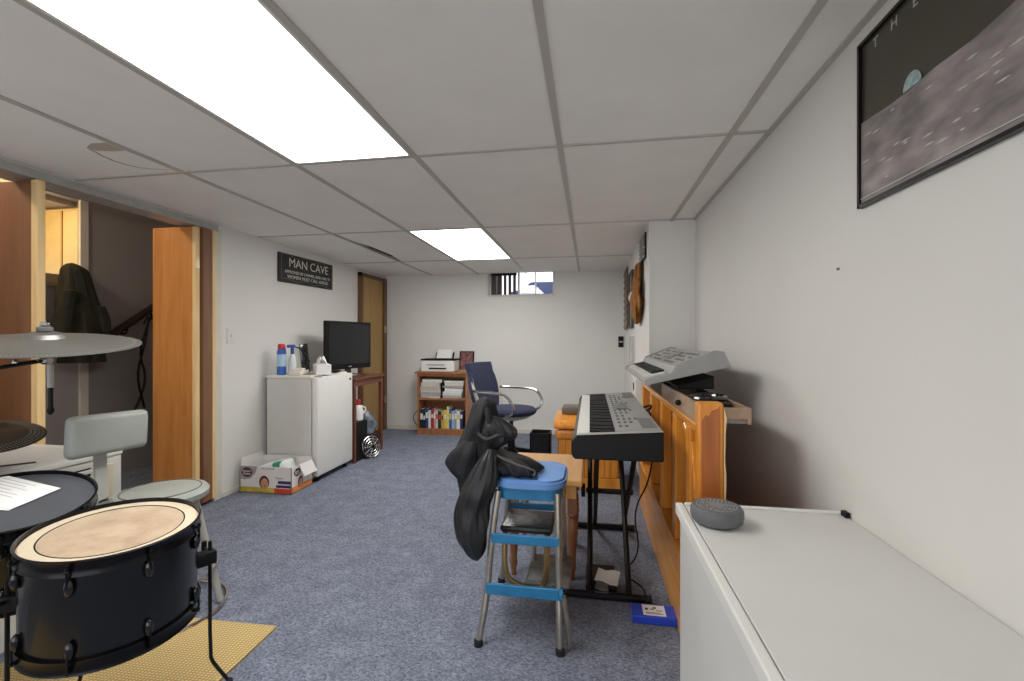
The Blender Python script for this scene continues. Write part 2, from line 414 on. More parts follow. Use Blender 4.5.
# hall beyond the opening
HALLW = mat('grey_hall_wall', (150, 145, 146), .8, var=.04, scale=3)
HX = -4.05
struct(MB().box(HX - .1, HX, 3.12, 6.2, 0, 2.7).box(HX - .1, HX, .3, 3.12, 0, 1.62).box(HX - .6, HX - .101, 3.12, 3.2, 1.62, 2.7).box(HX - .7, HX - .6, .3, 3.2, 1.62, 2.7).box(HX - .1, HX, .3, 3.12, 2.28, 2.7), 'wall_hall', HALLW, smooth=False)
struct(MB().box(HX - .1, XL - .12, 6.1, 6.2, 0, 2.7), 'wall_hall_far', HALLW, smooth=False)
struct(MB().box(HX - .7, XL - .12, .2, .3, 0, 2.7), 'wall_hall_near', HALLW, smooth=False)
struct(MB().box(HX - .7, XL, .2, 6.2, 2.7, 2.78).box(HX - .6, HX - .1, .3, 3.12, 2.24, 2.28).box(XL - .12, XL, .2, 6.2, 2.25, 2.7), 'ceiling_hall', mat('hall_ceiling', (170, 160, 145), .8), smooth=False)
struct(MB().box(HX, HX + .02, 3.06, 3.12, 0, 2.28).box(HX, HX + .02, 2.62, 2.68, 0, 1.62), 'trim_5', TRIMW, smooth=False)
# white wall cupboard above the coats, warm light put into its colour
cup = thing('wall_cupboard', 'white cupboard tinted by warm light in the niche above the hanging coats', 'cupboard', (-4.28, 3.1, 1.62))
MB().box(-4.5, HX - .01, 3.085, 3.115, 1.64, 2.22).build('body', mat('warm_lit_white', (226, 206, 150), .5), cup, smooth=False)
MB().box(-4.21, HX - .015, 3.065, 3.083, 1.66, 2.2, bev=.004).build('door', mat('warm_lit_white2', (232, 214, 160), .5), cup, smooth=False)
MB().box(-4.225, -4.213, 3.06, 3.083, 1.66, 2.2).build('edge_strip', mat('warm_lit_white3', (190, 160, 100), .5), cup, smooth=False)
bulb = thing('niche_lamp', 'small warm lamp fixed up inside the niche above the coats', 'lamp', (-4.35, 2.3, 2.24))
MB().lathe([(0, 0), (.05, 0), (.05, -.02), (.02, -.03), (0, -.03)], (-4.35, 2.3, 2.239)).build('base', WHITE2, bulb)
MB().ball((-4.35, 2.3, 2.17), .035, .035, .045).build('bulb', mat('warm_bulb', (255, 190, 90), .5, emit=20, var=0), bulb)
ld = bpy.data.lights.new('niche_light', 'POINT'); ld.energy = WARM_WATTS; ld.color = (1, .66, .26); ld.shadow_soft_size = .05
lo = bpy.data.objects.new('niche_light', ld); COL.objects.link(lo); lo.location = (-4.2, 2.55, 2.12)
ld = bpy.data.lights.new('hall_light', 'POINT'); ld.energy = 15; ld.color = (1, .86, .7); ld.shadow_soft_size = .12
lo = bpy.data.objects.new('hall_light', ld); COL.objects.link(lo); lo.location = (-3.3, 1.3, 2.45)
# pipes below the hall ceiling
for k, z in enumerate((2.30, 2.36)):
    tag(MB().tube([(HX + .25 + .1 * k, .35, z), (HX + .25 + .1 * k, 3.4, z)], .018).build('ceiling_pipe', mat('copper_pipe', (150, 110, 80), .35, metal=.6)), ['lower copper pipe running under the hall ceiling', 'upper copper pipe running under the hall ceiling'][k], 'pipe')
# stairs going up beyond the opening
st = MB()
for k in range(7): st.box(HX, -3.15, 3.75 + k * .25, 3.75 + (k + 1) * .25, 0, .2 * (k + 1))
struct(st, 'stairs', mat('dark_stair_carpet', (40, 42, 50), .95), smooth=False)
hr = thing('stair_handrail', 'dark wooden stair handrail on the grey hall wall', 'handrail', (HX + .06, 3.6, 1.2))
MB().tube([(HX + .07, 3.15, 1.12), (HX + .07, 5.3, 2.62)], .032, n=8).build('rail', mat('dark_rail', (44, 28, 22), .5), hr)
for y, z in ((3.4, 1.29), (4.6, 2.13)):
    MB().tube([(HX, y, z - .08), (HX + .05, y, z - .08), (HX + .07, y, z - .02)], .008).build('bracket', BLACK, hr)
cords = MB().tube([(HX + .12, 3.55, 1.36), (HX + .13, 3.5, 1.1), (HX + .12, 3.43, .85), (HX + .13, 3.5, .55)], .009, smooth=2).tube([(HX + .12, 3.56, 1.36), (HX + .13, 3.44, 1.05), (HX + .14, 3.52, .8), (HX + .12, 3.40, .5)], .009, smooth=2).tube([(HX + .12, 3.50, 1.30), (HX + .16, 3.53, 1.42), (HX + .12, 3.58, 1.34)], .009, smooth=2)
tag(cords.build('looped_rope', BLACK), 'looped black rope hanging from the stair handrail', 'rope')
# coats
hb = thing('coat_hook_board', 'pale wall board with coat hooks in the hall', 'coat rack', (HX + .01, 2.85, 1.58))
MB().box(HX, HX + .02, 2.55, 3.05, 1.56, 1.66, bev=.004).build('board', mat('board_paint', (150, 130, 100), .6), hb, smooth=False)
for y in (2.62, 2.72, 2.93): MB().tube([(HX + .02, y, 1.63), (HX + .06, y, 1.61), (HX + .075, y, 1.65)], .006).build('hook', STEEL, hb)
OLIVE = mat('dark_olive_fabric', (38, 38, 27), .85, var=.35, scale=14)
coat = thing('hanging_coat', 'dark olive hooded coat hanging on the hall hooks', 'coat', (HX + .16, 2.93, .98))
MB().loft([(HX + .10, 2.94, 1.74, .03, .035), (HX + .13, 2.93, 1.70, .07, .08), (HX + .14, 2.94, 1.58, .08, .10), (HX + .15, 2.96, 1.40, .09, .15), (HX + .16, 2.98, 1.25, .10, .17), (HX + .16, 2.97, 1.1, .10, .15), (HX + .16, 2.97, .98, .10, .16)], folds=.12, seed=3, freq=7).build('body', OLIVE, coat)
MB().loft([(HX + .22, 2.83, 1.52, .04, .05), (HX + .22, 2.79, 1.3, .05, .055), (HX + .22, 2.77, 1.05, .045, .05)], folds=.1, seed=5, n=20).build('sleeve', OLIVE, coat)
MB().loft([(HX + .2, 3.05, 1.42, .04, .05), (HX + .22, 3.08, 1.3, .04, .05), (HX + .22, 3.07, 1.1, .035, .04)], folds=.1, seed=6, n=20).build('sleeve', OLIVE, coat)
sb = thing('hanging_belt', 'black strap with metal buckle hanging left of the olive coat', 'belt', (HX + .1, 2.68, 1.2))
MB().loft([(HX + .08, 2.7, 1.66, .02, .035), (HX + .08, 2.69, 1.6, .02, .03), (HX + .08, 2.69, 1.4, .015, .03), (HX + .08, 2.66, 1.2, .015, .035)], folds=.08, seed=8, n=16).build('strap', BLACK, sb)
MB().ring((0, 0, 0), .03, .006, n=12, m=Matrix.Translation((HX + .115, 2.63, 1.28)) @ Matrix.Rotation(R(90), 4, 'Y')).build('buckle', CHROME, sb)

# ------------------------------------------------------------------ sign and switch
sg = thing('wooden_sign', 'black sign reading MAN CAVE on the left wall', 'sign', (XL, 3.99, 1.66))
MB().prism([(3.571, 1.662), (4.409, 1.676), (4.409, 1.93), (3.571, 1.93)][0:2] + [(4.409, 1.932), (3.571, 1.918)], 'x', XL + .001, XL + .02, bev=.004).build('board', mat('black_sign', (30, 29, 28), .6, var=.25, scale=12), sg, smooth=False)
tx = MB()
fm = lambda y, z: frame_m((XL + .0215, y, z), (0, 1, .015), (0, 0, 1))
add_text(tx, 'MAN CAVE', .112, fm(4.01, 1.848), sx=1.12, bold=.0)
add_text(tx, 'APPROVED BY OWNER, BEER AND TV', .038, fm(4.0, 1.765), sx=1.1)
add_text(tx, 'WOMEN MUST CALL AHEAD', .045, fm(4.0, 1.722), sx=1.1)
tx.build('lettering', mat('pale_lettering', (205, 202, 192), .6), sg, smooth=False)
bo = MB()
for zz, sgn in ((1.905, -1), (1.69, 1)):
    bo.tube([(XL + .021, 3.60 + k * .0393, zz + .010 * math.sin(k * .9) + (0.0)) for k in range(21)], .0022, n=5)
bo.tube([(XL + .021, 3.60, 1.69), (XL + .021, 3.60, 1.905)], .0022, n=5)
bo.tube([(XL + .021, 4.386, 1.70), (XL + .021, 4.386, 1.905)], .0022, n=5)
bo.build('border', mat('grey_border', (105, 103, 98), .6), sg)
sw = thing('light_switch', 'white light switch beside the folding doors', 'switch', (XL, 3.05, 1.13))
MB().box(XL, XL + .007, 3.012, 3.09, 1.125, 1.245, bev=.002).build('plate', WHITE2, sw, smooth=False)
MB().box(XL + .007, XL + .016, 3.045, 3.057, 1.175, 1.197, bev=.002).build('toggle', WHITE, sw, smooth=False)

# ------------------------------------------------------------------ mini fridge
FX0, FX1, FY0, FY1, FZ = -2.64, -2.16, 3.39, 3.94, .865
fg = thing('mini_fridge', 'white mini fridge against the left wall under the television', 'fridge', ((FX0 + FX1) / 2, (FY0 + FY1) / 2, 0))
MB().box(FX0 + .02, FX1 - .06, FY0, FY1, .025, FZ - .025, bev=.006).build('body', mat('fridge_side', (206, 205, 200), .45, var=.02), fg, smooth=False)
MB().box(FX0 + .01, FX1 - .055, FY0 - .004, FY1 + .004, FZ - .025, FZ, bev=.008).build('top', mat('fridge_top', (222, 219, 210), .4, var=.02), fg, smooth=False)
MB().box(FX1 - .053, FX1, FY0 - .002, FY1 + .002, .05, FZ - .012, bev=.012, seg=3).build('door', WHITE, fg)
MB().box(FX1 - .04, FX1 + .001, FY0 + .01, FY0 + .06, FZ - .012, FZ - .001, bev=.003).build('hinge_cover', GREYM, fg)
MB().box(FX1, FX1 + .002, FY1 - .06, FY1 - .03, FZ - .075, FZ - .055).build('badge', BLACK, fg, smooth=False)
for x in (FX0 + .06, FX1 - .05):
    for y in (FY0 + .05, FY1 - .05): MB().lathe([(.018, 0), (.018, .026)], (x, y, 0), n=12).build('foot', BLACK, fg)
MB().box(FX0, FX0 + .02, FY0 + .03, FY1 - .03, .05, .80).build('condenser', BLACK, fg, smooth=False)
ft = FZ
# things on the fridge
can = thing('spray_bottle', 'blue bottle with a red cap standing on the fridge by the wall', 'bottle', (-2.535, 3.46, ft))
MB().lathe([(.028, 0), (.036, .006), (.036, .19), (.03, .215), (.02, .225)], (-2.535, 3.46, ft), n=20).build('bottle_body', mat('blue_bottle', (46, 98, 178), .35), can)
MB().lathe([(.0365, 0), (.0368, .10)], (-2.535, 3.46, ft + .07), n=20, cap=False).build('label_wrap', mat('pale_blue_label', (176, 204, 226), .5), can)
MB().lathe([(.03, 0), (.03, .03), (.024, .045), (0, .048)], (-2.535, 3.46, ft + .212), n=20).build('cap', mat('red_cap', (190, 40, 52), .4), can)
sp = thing('trigger_sprayer', 'clear bottle with a blue trigger nozzle beside the tissue box', 'spray bottle', (-2.47, 3.50, ft))
MB().lathe([(.03, 0), (.034, .005), (.034, .12), (.02, .16), (.014, .17)], (-2.465, 3.50, ft), n=18).build('bottle_body', mat('cloudy_plastic', (206, 212, 212), .3, alpha=1), sp)
MB().lathe([(.014, 0), (.014, .06)], (-2.465, 3.50, ft + .17), n=12).box(-2.475, -2.455, 3.44, 3.53, ft + .225, ft + .25, bev=.005).build('nozzle', mat('blue_nozzle', (42, 74, 150), .4), sp)
tag(MB().box(-.034, .034, -.022, .022, 0, .255, bev=.008, m=T(-2.43, 3.64, ft + .004, R(40)) @ Matrix.Rotation(R(-6), 4, 'Y')).build('wifi_router', BLACKG), 'tall black router standing upright behind the tissue box', 'router')
tag(MB().tube([(-2.50, 3.53, ft + .235), (-2.44, 3.56, ft + .225), (-2.40, 3.60, ft + .15), (-2.37, 3.60, ft + .10)], .005, smooth=2).build('power_cable', BLACK), 'black cable looping over the bottles on the fridge', 'cable')
tb = thing('tissue_box', 'black and white tissue box with a tissue pulled up', 'tissue box', (-2.30, 3.60, ft))
tm = T(-2.27, 3.62, ft, R(40))
MB().box(-.06, .055, -.145, .11, .002, .085, bev=.003, m=tm).build('box', PAPER, tb, smooth=False)
MB().box(.0552, .057, -.10, .02, .01, .045, m=tm).build('printed_pattern', BLACK, tb, smooth=False)
MB().sheet([[tm @ Vector((-.03 + .06 * i / 5 + .01 * math.sin(j), -.05 + .02 * j + .012 * math.sin(i * 2.1), .0865 + .07 * math.sin(math.pi * i / 5) * (.6 + .4 * math.sin(j * 1.7)))) for i in range(6)] for j in range(6)], .0015).build('tissue', PAPER, tb)
tag(MB().box(-.05, .05, -.08, .08, 0, .035, bev=.006, m=T(-2.40, 3.50, ft + .001, R(10))).box(-.045, .045, -.075, .075, .035, .05, bev=.004, m=T(-2.41, 3.50, ft + .001, R(24))).build('folded_towel', mat('cream_towel', (224, 214, 206), .8, bump=.2)), 'folded cream cloth lying in front of the tissue box', 'cloth')
tag(MB().box(-.04, .04, -.07, .07, 0, .014, bev=.005, m=T(-2.25, 3.79, ft + .001, R(15))).box(-.022, .022, -.05, .05, .014, .017, m=T(-2.25, 3.79, ft + .001, R(15))).build('small_tray', BLACK), 'small flat black device at the front edge of the fridge top', 'device')

# ------------------------------------------------------------------ TV on side table
tb2 = thing('side_table', 'dark brown wooden table beside the fridge under the television', 'table', (-2.38, 4.28, 0))
MB().box(-2.62, -2.15, 3.965, 4.60, .775, .80, bev=.004).build('tabletop', W_TABLE, tb2, smooth=False)
MB().box(-2.60, -2.17, 3.985, 4.58, .715, .775).build('apron', W_TABLE, tb2, smooth=False)
for x in (-2.60, -2.20):
    for y in (3.985, 4.545): MB().box(x, x + .035, y, y + .035, 0, .715, bev=.003).build('leg', W_TABLE, tb2, smooth=False)
for y in (4.0, 4.555): MB().box(-2.565, -2.20, y, y + .015, .16, .20).build('stretcher', W_TABLE, tb2, smooth=False)
p1, p2 = Vector((-2.385, 3.88)), Vector((-2.235, 4.45)); dd = (p2 - p1); ang = math.atan2(dd.y, dd.x); L = dd.length
tvm = T(p1.x, p1.y, 0, ang)   # x along screen, -y towards the room
tv = thing('television', 'black flat television turned towards the room beside the fridge', 'television', (-2.31, 4.16, .80))
MB().box(0, L, 0, .045, .875, 1.335, bev=.008, m=tvm).box(.08, L - .08, .045, .075, .92, 1.25, bev=.01, m=tvm).build('casing', BLACK, tv, smooth=False)
MB().box(.028, L - .028, -.002, -.0002, .925, 1.308, m=tvm).build('screen', mat('dark_screen', (30, 31, 33), .25, var=.05), tv, smooth=False)
MB().box(L / 2 - .02, L / 2 + .02, -.003, -.0002, .893, .903, m=tvm).build('badge', GREYM, tv, smooth=False)
MB().box(L / 2 - .03, L / 2 + .03, .015, .04, .81, .88, m=tvm).lathe([(0, .0), (.125, 0), (.12, .01), (.03, .014), (0, .014)], (0, 0, 0), n=28, m=tvm @ Matrix.Translation((L / 2, .02, .801)) @ Matrix.Diagonal((1, .7, 1, 1))).build('stand', BLACKG, tv)
# things below the table
bn = thing('trash_bin', 'black narrow bin on the carpet beside the fridge', 'bin', (-2.27, 4.15, 0))
MB().prism([(-2.36, 4.04), (-2.17, 4.04), (-2.17, 4.25), (-2.36, 4.25)], 'z', .001, .37, bev=.008).build('bin_body', BLACK, bn, smooth=False)
jg = thing('detergent_jug', 'white jug with a red cap on the black bin under the table', 'jug', (-2.235, 4.15, .371))
MB().lathe([(.045, 0), (.055, .01), (.055, .10), (.035, .14), (.022, .155)], (-2.235, 4.17, .371), n=20).tube([(-2.20, 4.21, .43), (-2.175, 4.24, .48), (-2.215, 4.20, .51)], .009, smooth=1).build('jug_body', WHITE, jg)
MB().lathe([(.028, 0), (.028, .05), (0, .052)], (-2.235, 4.17, .525), n=16).build('cap', mat('red_cap', (190, 40, 52), .4), jg)
tag(MB().box(-2.36, -2.17, 4.33, 4.52, .001, .20, bev=.006).build('storage_box', mat('dark_brown_box', (48, 34, 28), .6), smooth=False), 'dark brown box on the carpet under the table behind the fan', 'box')
tag(MB().loft([(-2.26, 4.43, .202, .06, .07), (-2.26, 4.43, .26, .085, .09), (-2.255, 4.42, .33, .08, .09), (-2.26, 4.41, .38, .05, .06), (-2.26, 4.40, .42, .025, .03)], folds=.1, seed=21, freq=6, rough=.5, n=32).build('plastic_bag', mat('grey_film_plastic', (120, 128, 142), .25, var=.45, scale=22)), 'crumpled grey plastic bag on the dark box under the table', 'bag')
fn_ = thing('desk_fan', 'small round silver fan on the carpet in front of the table', 'fan', (-2.105, 4.22, 0))
fmx = Matrix.Translation((-2.105, 4.20, .115)) @ Matrix.Rotation(R(62), 4, 'Z') @ Matrix.Rotation(R(78), 4, 'X')
g = MB()
for rr in (.10, .075, .05): g.ring((0, 0, .02 * (1 - rr / .1)), rr, .004, m=fmx, n=28, k=6)
for k in range(10): g.tube([(0.02 * math.cos(k * .628), .02 * math.sin(k * .628), .025), (.1 * math.cos(k * .628), .1 * math.sin(k * .628), 0)], .003, n=5, m=fmx)
g.build('guard', CHROME, fn_)
g = MB()
for k in range(4):
    a = k * math.pi / 2
    g.sheet([[(.02 * math.cos(a + s) * q, .02 * math.sin(a + s) * q, -.012 + .012 * s) for s in (0, .35, .7)] for q in (1, 2.4, 4.2)], .002, m=fmx)
g.lathe([(0, .02), (.022, .018), (.024, -.03), (0, -.035)], m=fmx, n=16).build('blades', BLACK, fn_)
MB().box(-2.155, -2.055, 4.15, 4.25, 0, .014, bev=.005).tube([(-2.105, 4.22, .012), (-2.10, 4.225, .10)], .008).build('base', CHROME, fn_)

# ------------------------------------------------------------------ diaper box
dx0, dx1, dy0, dy1, dh = -2.625, -2.195, 3.105, 3.365, .20
bx = thing('diaper_box', 'open white cardboard diaper box on the carpet in front of the fridge', 'cardboard box', ((dx0 + dx1) / 2, (dy0 + dy1) / 2, 0))
CARD = mat('printed_white_card', (226, 222, 220), .6, var=.02)
b = MB(); w = .004
b.box(dx0, dx1, dy0, dy0 + w, .001, dh).box(dx0, dx1, dy1 - w, dy1, .001, dh + .02).box(dx0, dx0 + w, dy0, dy1, .001, dh).box(dx1 - w, dx1, dy0, dy1, .001, dh).box(dx0, dx1, dy0, dy1, .001, .005)
b.build('carton', CARD, bx, smooth=False)
MB().prism([(dx1 - .001, dh - .002), (dx1 + .003, dh), (dx1 + .05, dh - .085), (dx1 + .046, dh - .087)], 'y', dy0 + .09, dy1 - .005).build('flap', CARD, bx, smooth=False)
MB().prism([(dx0 + .001, dh), (dx0 + .005, dh), (dx0 + .002, dh + .055), (dx0 - .002, dh + .055)], 'y', dy0 + .01, dy1 - .01).build('flap', CARD, bx, smooth=False)
MAR = mat('maroon_print', (78, 42, 52), .6); yel = mat('olive_yellow_print', (196, 172, 66), .6, var=.25, scale=20); red = mat('red_print', (205, 62, 40), .6); skin = mat('skin_print', (206, 146, 116), .6); pur = mat('purple_print', (62, 42, 92), .6); orn = mat('orange_print', (226, 140, 70), .6, var=.3, scale=30)
def fdisc(mb, cx, cz, rx, rz, y, n=24):   # print on front face
    mb.prism([(cx + rx * math.cos(2 * math.pi * k / n), cz + rz * math.sin(2 * math.pi * k / n)) for k in range(n)], 'y', y - .0006, y)
def sdisc(mb, cy, cz, ry, rz, x, n=24):
    mb.prism([(cy + ry * math.cos(2 * math.pi * k / n), cz + rz * math.sin(2 * math.pi * k / n)) for k in range(n)], 'x', x, x + .0006)
yf = dy0 - .0002
m_ = MB(); fdisc(m_, dx0 + .058, .152, .046, .038, yf); m_.build('brand_badge', MAR, bx, smooth=False)
m_ = MB(); sdisc(m_, dy0 + .07, .15, .04, .03, dx1 + .0002); m_.build('brand_badge', MAR, bx, smooth=False)
m_ = MB(); m_.prism([(dx0 + .002, .198), (dx0 + .15, .198), (dx0 + .13, .15), (dx0 + .09, .105), (dx0 + .04, .095), (dx0 + .002, .10)], 'y', yf - .0001, yf + .0001).build('grey_swoosh', mat('grey_print', (160, 152, 158), .6), bx, smooth=False)
m_ = MB(); add_text(m_, "Parent's", .022, frame_m((dx0 + .058, yf - .0012, .160), (1, 0, 0), (0, 0, 1)), ext=.0004); add_text(m_, "Choice", .022, frame_m((dx0 + .058, yf - .0012, .140), (1, 0, 0), (0, 0, 1)), ext=.0004)
add_text(m_, "Parent's", .018, frame_m((dx1 + .0014, dy0 + .07, .155), (0, 1, 0), (0, 0, 1)), ext=.0004); add_text(m_, "Choice", .018, frame_m((dx1 + .0014, dy0 + .07, .14), (0, 1, 0), (0, 0, 1)), ext=.0004)
m_.build('white_lettering', PAPER, bx, smooth=False)
m_ = MB(); add_text(m_, "DRY & GENTLE", .016, frame_m((dx0 + .235, yf - .0006, .184), (1, 0, 0), (0, 0, 1)), ext=.0003); add_text(m_, "Diapers", .020, frame_m((dx1 - .10, yf - .0006, .118), (1, 0, 0), (0, 0, 1)), ext=.0003)
m_.build('dark_lettering', MAR, bx, smooth=False)
MB().box(dx0 + .004, dx1 - .1, yf - .0006, yf, .006, .042).build('yellow_band', yel, bx, smooth=False)
MB().box(dx1 - .14, dx1 - .004, yf - .0008, yf, .006, .04).build('red_band', red, bx, smooth=False)
MB().box(dx1 + .0002, dx1 + .0008, dy0 + .004, dy1 - .004, .006, .05).build('orange_band', orn, bx, smooth=False)
MB().box(dx1 - .11, dx1 - .004, yf - .0008, yf, .075, .098).box(dx1 - .125, dx1 - .004, yf - .0008, yf, .046, .066).build('purple_band', pur, bx, smooth=False)
m_ = MB(); fdisc(m_, dx0 + .205, .082, .042, .05, yf - .0006); m_.build('printed_hair', MAR, bx, smooth=False)
m_ = MB(); sdisc(m_, dy0 + .11, .07, .03, .042, dx1 + .0008); m_.build('printed_hair', MAR, bx, smooth=False)
m_ = MB(); fdisc(m_, dx0 + .208, .072, .03, .04, yf - .0012); m_.build('printed_face', skin, bx, smooth=False)
m_ = MB(); sdisc(m_, dy0 + .112, .062, .021, .032, dx1 + .0014); m_.build('printed_face', skin, bx, smooth=False)
m_ = MB(); fdisc(m_, dx0 + .198, .08, .004, .003, yf - .0018, 10); fdisc(m_, dx0 + .218, .08, .004, .003, yf - .0018, 10); fdisc(m_, dx0 + .21, .055, .010, .004, yf - .0018, 12); m_.build('printed_features', MAR, bx, smooth=False)
wp = thing('wipes_pack', 'white and green pack of wipes inside the diaper box', 'wipes', (-2.40, 3.24, .006))
wm = T(-2.385, 3.25, .005) @ Matrix.Rotation(R(-14), 4, 'Y')
MB().box(-.12, .12, -.075, .075, .03, .20, bev=.03, seg=3, m=wm).build('pack', mat('white_film', (226, 232, 228), .3), wp)
MB().box(.0, .11, -.0755, .0755, .08, .2015, bev=.028, seg=3, m=wm).build('green_print', mat('green_film', (34, 132, 96), .35), wp)
MB().box(.035, .085, -.05, .05, .2012, .205, bev=.002, m=wm).build('lid', WHITE, wp, smooth=False)

# ------------------------------------------------------------------ bookcase
BX0, BX1, BY0, BY1 = -2.085, -1.455, 5.36, 5.63
bc = thing('bookcase', 'low brown wooden bookcase against the back wall', 'bookcase', ((BX0 + BX1) / 2, (BY0 + BY1) / 2, 0))
MB().box(BX0 - .03, BX1 + .03, BY0 - .02, BY1, .745, .768, bev=.004).build('top', W_SHELF, bc, smooth=False)
for x in (BX0, BX1 - .022): MB().box(x, x + .022, BY0, BY1, 0, .745).build('side_panel', W_SHELF, bc, smooth=False)
MB().box(BX0 + .022, BX1 - .022, BY0 + .003, BY1 - .01, .425, .447).build('shelf', W_SHELF, bc, smooth=False)
MB().box(BX0 + .022, BX1 - .022, BY0 + .003, BY1 - .01, .055, .077).build('shelf', W_SHELF, bc, smooth=False)
MB().box(BX0 + .022, BX1 - .022, BY0 + .008, BY0 + .022, 0.002, .055).build('plinth', W_SHELF, bc, smooth=False)
MB().box(BX0 + .022, BX1 - .022, BY0 + .003, BY0 + .018, .715, .745).box(BX0 + .022, BX1 - .022, BY1 - .01, BY1 - .003, .077, .745).build('back_panel', W_SHELF, bc, smooth=False)
spec = [('dark navy', (30, 34, 58), .034), ('slim black', (26, 26, 30), .022), ('navy and white', (48, 60, 104), .030), ('white', (214, 214, 214), .026), ('dark red', (150, 46, 54), .030), ('pink', (206, 140, 140), .022), ('cream', (214, 204, 186), .024), ('black and green', (40, 56, 40), .034), ('small mustard', (196, 168, 90), .022), ('bright yellow', (226, 184, 66), .036), ('pale yellow', (226, 216, 150), .024), ('blue', (62, 92, 146), .026), ('light blue', (156, 182, 206), .028), ('grey', (150, 150, 154), .024), ('tall white', (226, 226, 228), .034), ('dark blue', (40, 48, 86), .03), ('pale grey', (190, 192, 200), .03)]
x = BX0 + .03
for k, (nm, c, w) in enumerate(spec):
    w = w * 1.16
    if x + w > BX1 - .024: break
    h = .235 + random.uniform(-.025, .04)
    if 'slim' in nm or 'small' in nm: h = .215
    d = random.uniform(.012, .03)
    t = thing('book', nm + ' book standing on the bottom shelf, number %s from the left end' % ['one', 'two', 'three', 'four', 'five', 'six', 'seven', 'eight', 'nine', 'ten', 'eleven', 'twelve', 'thirteen', 'fourteen', 'fifteen', 'sixteen', 'seventeen'][k], 'book', (x + w / 2, BY0 + .1, .0775), 'books on the bottom shelf')
    cm = mat('cover_' + nm, c, .45, var=.12, scale=30)
    MB().box(x, x + .003, BY0 + d, BY0 + d + .17, .0775, .0775 + h).box(x + w - .003, x + w, BY0 + d, BY0 + d + .17, .0775, .0775 + h).box(x, x + w, BY0 + d - .002, BY0 + d + .002, .0775, .0775 + h, bev=.0008).build('cover', cm, t, smooth=False)
    MB().box(x + .003, x + w - .003, BY0 + d + .003, BY0 + d + .165, .080, .0775 + h - .004).build('pages', PAPER, t, smooth=False)
    bandc = random.choice([(226, 222, 210), (200, 60, 50), (230, 200, 90), (40, 40, 46), (230, 230, 230)])
    MB().box(x + .004, x + w - .004, BY0 + d - .0028, BY0 + d - .0021, .0775 + h * random.uniform(.45, .6), .0775 + h * random.uniform(.7, .85)).build('spine_label', mat('spine_%d%d%d' % bandc, bandc, .5), t, smooth=False)
    x += w + .0015
for side, (cx, n) in enumerate(((-1.92, 9), (-1.64, 8))):
    z = .4475
    for k in range(n):
        th = random.choice([.018, .026, .014, .034, .042]); wx = .125 + random.uniform(-.018, .01)
        if z + th > .70: break
        col = random.choice([(216, 214, 208), (196, 192, 186), (226, 226, 224), (170, 168, 166), (208, 200, 186)])
        tilt = R(random.uniform(-4, 4))
        t = MB().box(-wx, wx, -.10, .10, 0, th - .0015, bev=min(.004, th / 4), m=T(cx + random.uniform(-.014, .014), BY0 + .125 + random.uniform(-.008, .008), z, tilt))
        o = t.build('magazine', mat('mag_%d' % col[0], col, .5, var=.1, scale=40), smooth=False)
        tag(o, '%s in the %s pile on the upper bookcase shelf' % (['bottom magazine', 'second magazine up', 'third magazine up', 'fourth magazine up', 'fifth magazine up', 'sixth magazine up', 'seventh magazine up', 'eighth magazine up', 'topmost magazine'][k], ['left', 'right'][side]), 'magazine', 'magazines in the %s pile' % ['left', 'right'][side])
        z += th
tag(MB().loft([(-1.775, BY0 + .05, .449, .03, .03), (-1.77, BY0 + .05, .52, .032, .03), (-1.765, BY0 + .05, .60, .028, .03), (-1.77, BY0 + .05, .66, .02, .02)], folds=.2, seed=4, n=16, rough=.6).build('cable_bundle', BLACK), 'black bundled cable stuffed between the two magazine piles', 'cable')
pr = thing('printer', 'white and black inkjet printer on top of the bookcase', 'printer', (-1.86, 5.48, .768))
MB().box(-2.045, -1.62, 5.37, 5.62, .770, .905, bev=.01).build('body', WHITE, pr, smooth=False)
MB().box(-2.047, -1.618, 5.368, 5.622, .905, .925, bev=.005).build('lid', BLACK, pr, smooth=False)
MB().box(-1.94, -1.72, 5.366, 5.37, .80, .818).build('output_slot', BLACK, pr, smooth=False)
MB().box(-1.97, -1.74, 5.364, 5.37, .845, .862).build('control_strip', GREYM, pr, smooth=False)
for x in (-1.92, -1.70):
    MB().prism([(5.57, .92), (5.585, .92), (5.63, 1.0), (5.615, 1.0)], 'x', x - .008, x + .008).build('paper_guide', BLACK, pr, smooth=False)
tag(MB().sheet([[(-1.91 + i * .066, 5.56 + .063 * j / 3, .927 + .105 * j / 3) for i in range(4)] for j in range(4)], .004).build('paper_stack', PAPER, smooth=False), 'blank white paper sticking up out of the printer', 'paper')
pf = thing('framed_picture', 'small dark red framed picture leaning on top of the bookcase', 'picture', (-1.45, 5.6, .768))
pm = Matrix.Translation((-1.53, 5.585, .769)) @ Matrix.Rotation(R(-8), 4, 'X')
MB().box(-.095, .095, 0, .015, 0, .25, bev=.004, m=pm).build('frame', BLACK, pf, smooth=False)
MB().box(-.078, .078, -.0008, -.0001, .015, .235, m=pm).build('print', mat('mottled_red_print', (120, 70, 72), .5, var=.8, scale=26), pf, smooth=False)
tag(MB().box(-1.59, -1.47, 5.40, 5.5, .7685, .79, bev=.003).build('small_box', W_TRAY, smooth=False), 'small flat brown box beside the printer', 'box')
tag(MB().tube([(BX0 - .01, 5.56, .30), (BX0 - .09, 5.5, .24), (BX0 - .11, 5.48, .16), (BX0 - .05, 5.5, .08), (BX0 - .02, 5.56, .01)], .004, smooth=2).build('power_cable', BLACK), 'thin black cable hanging beside the bookcase', 'cable')

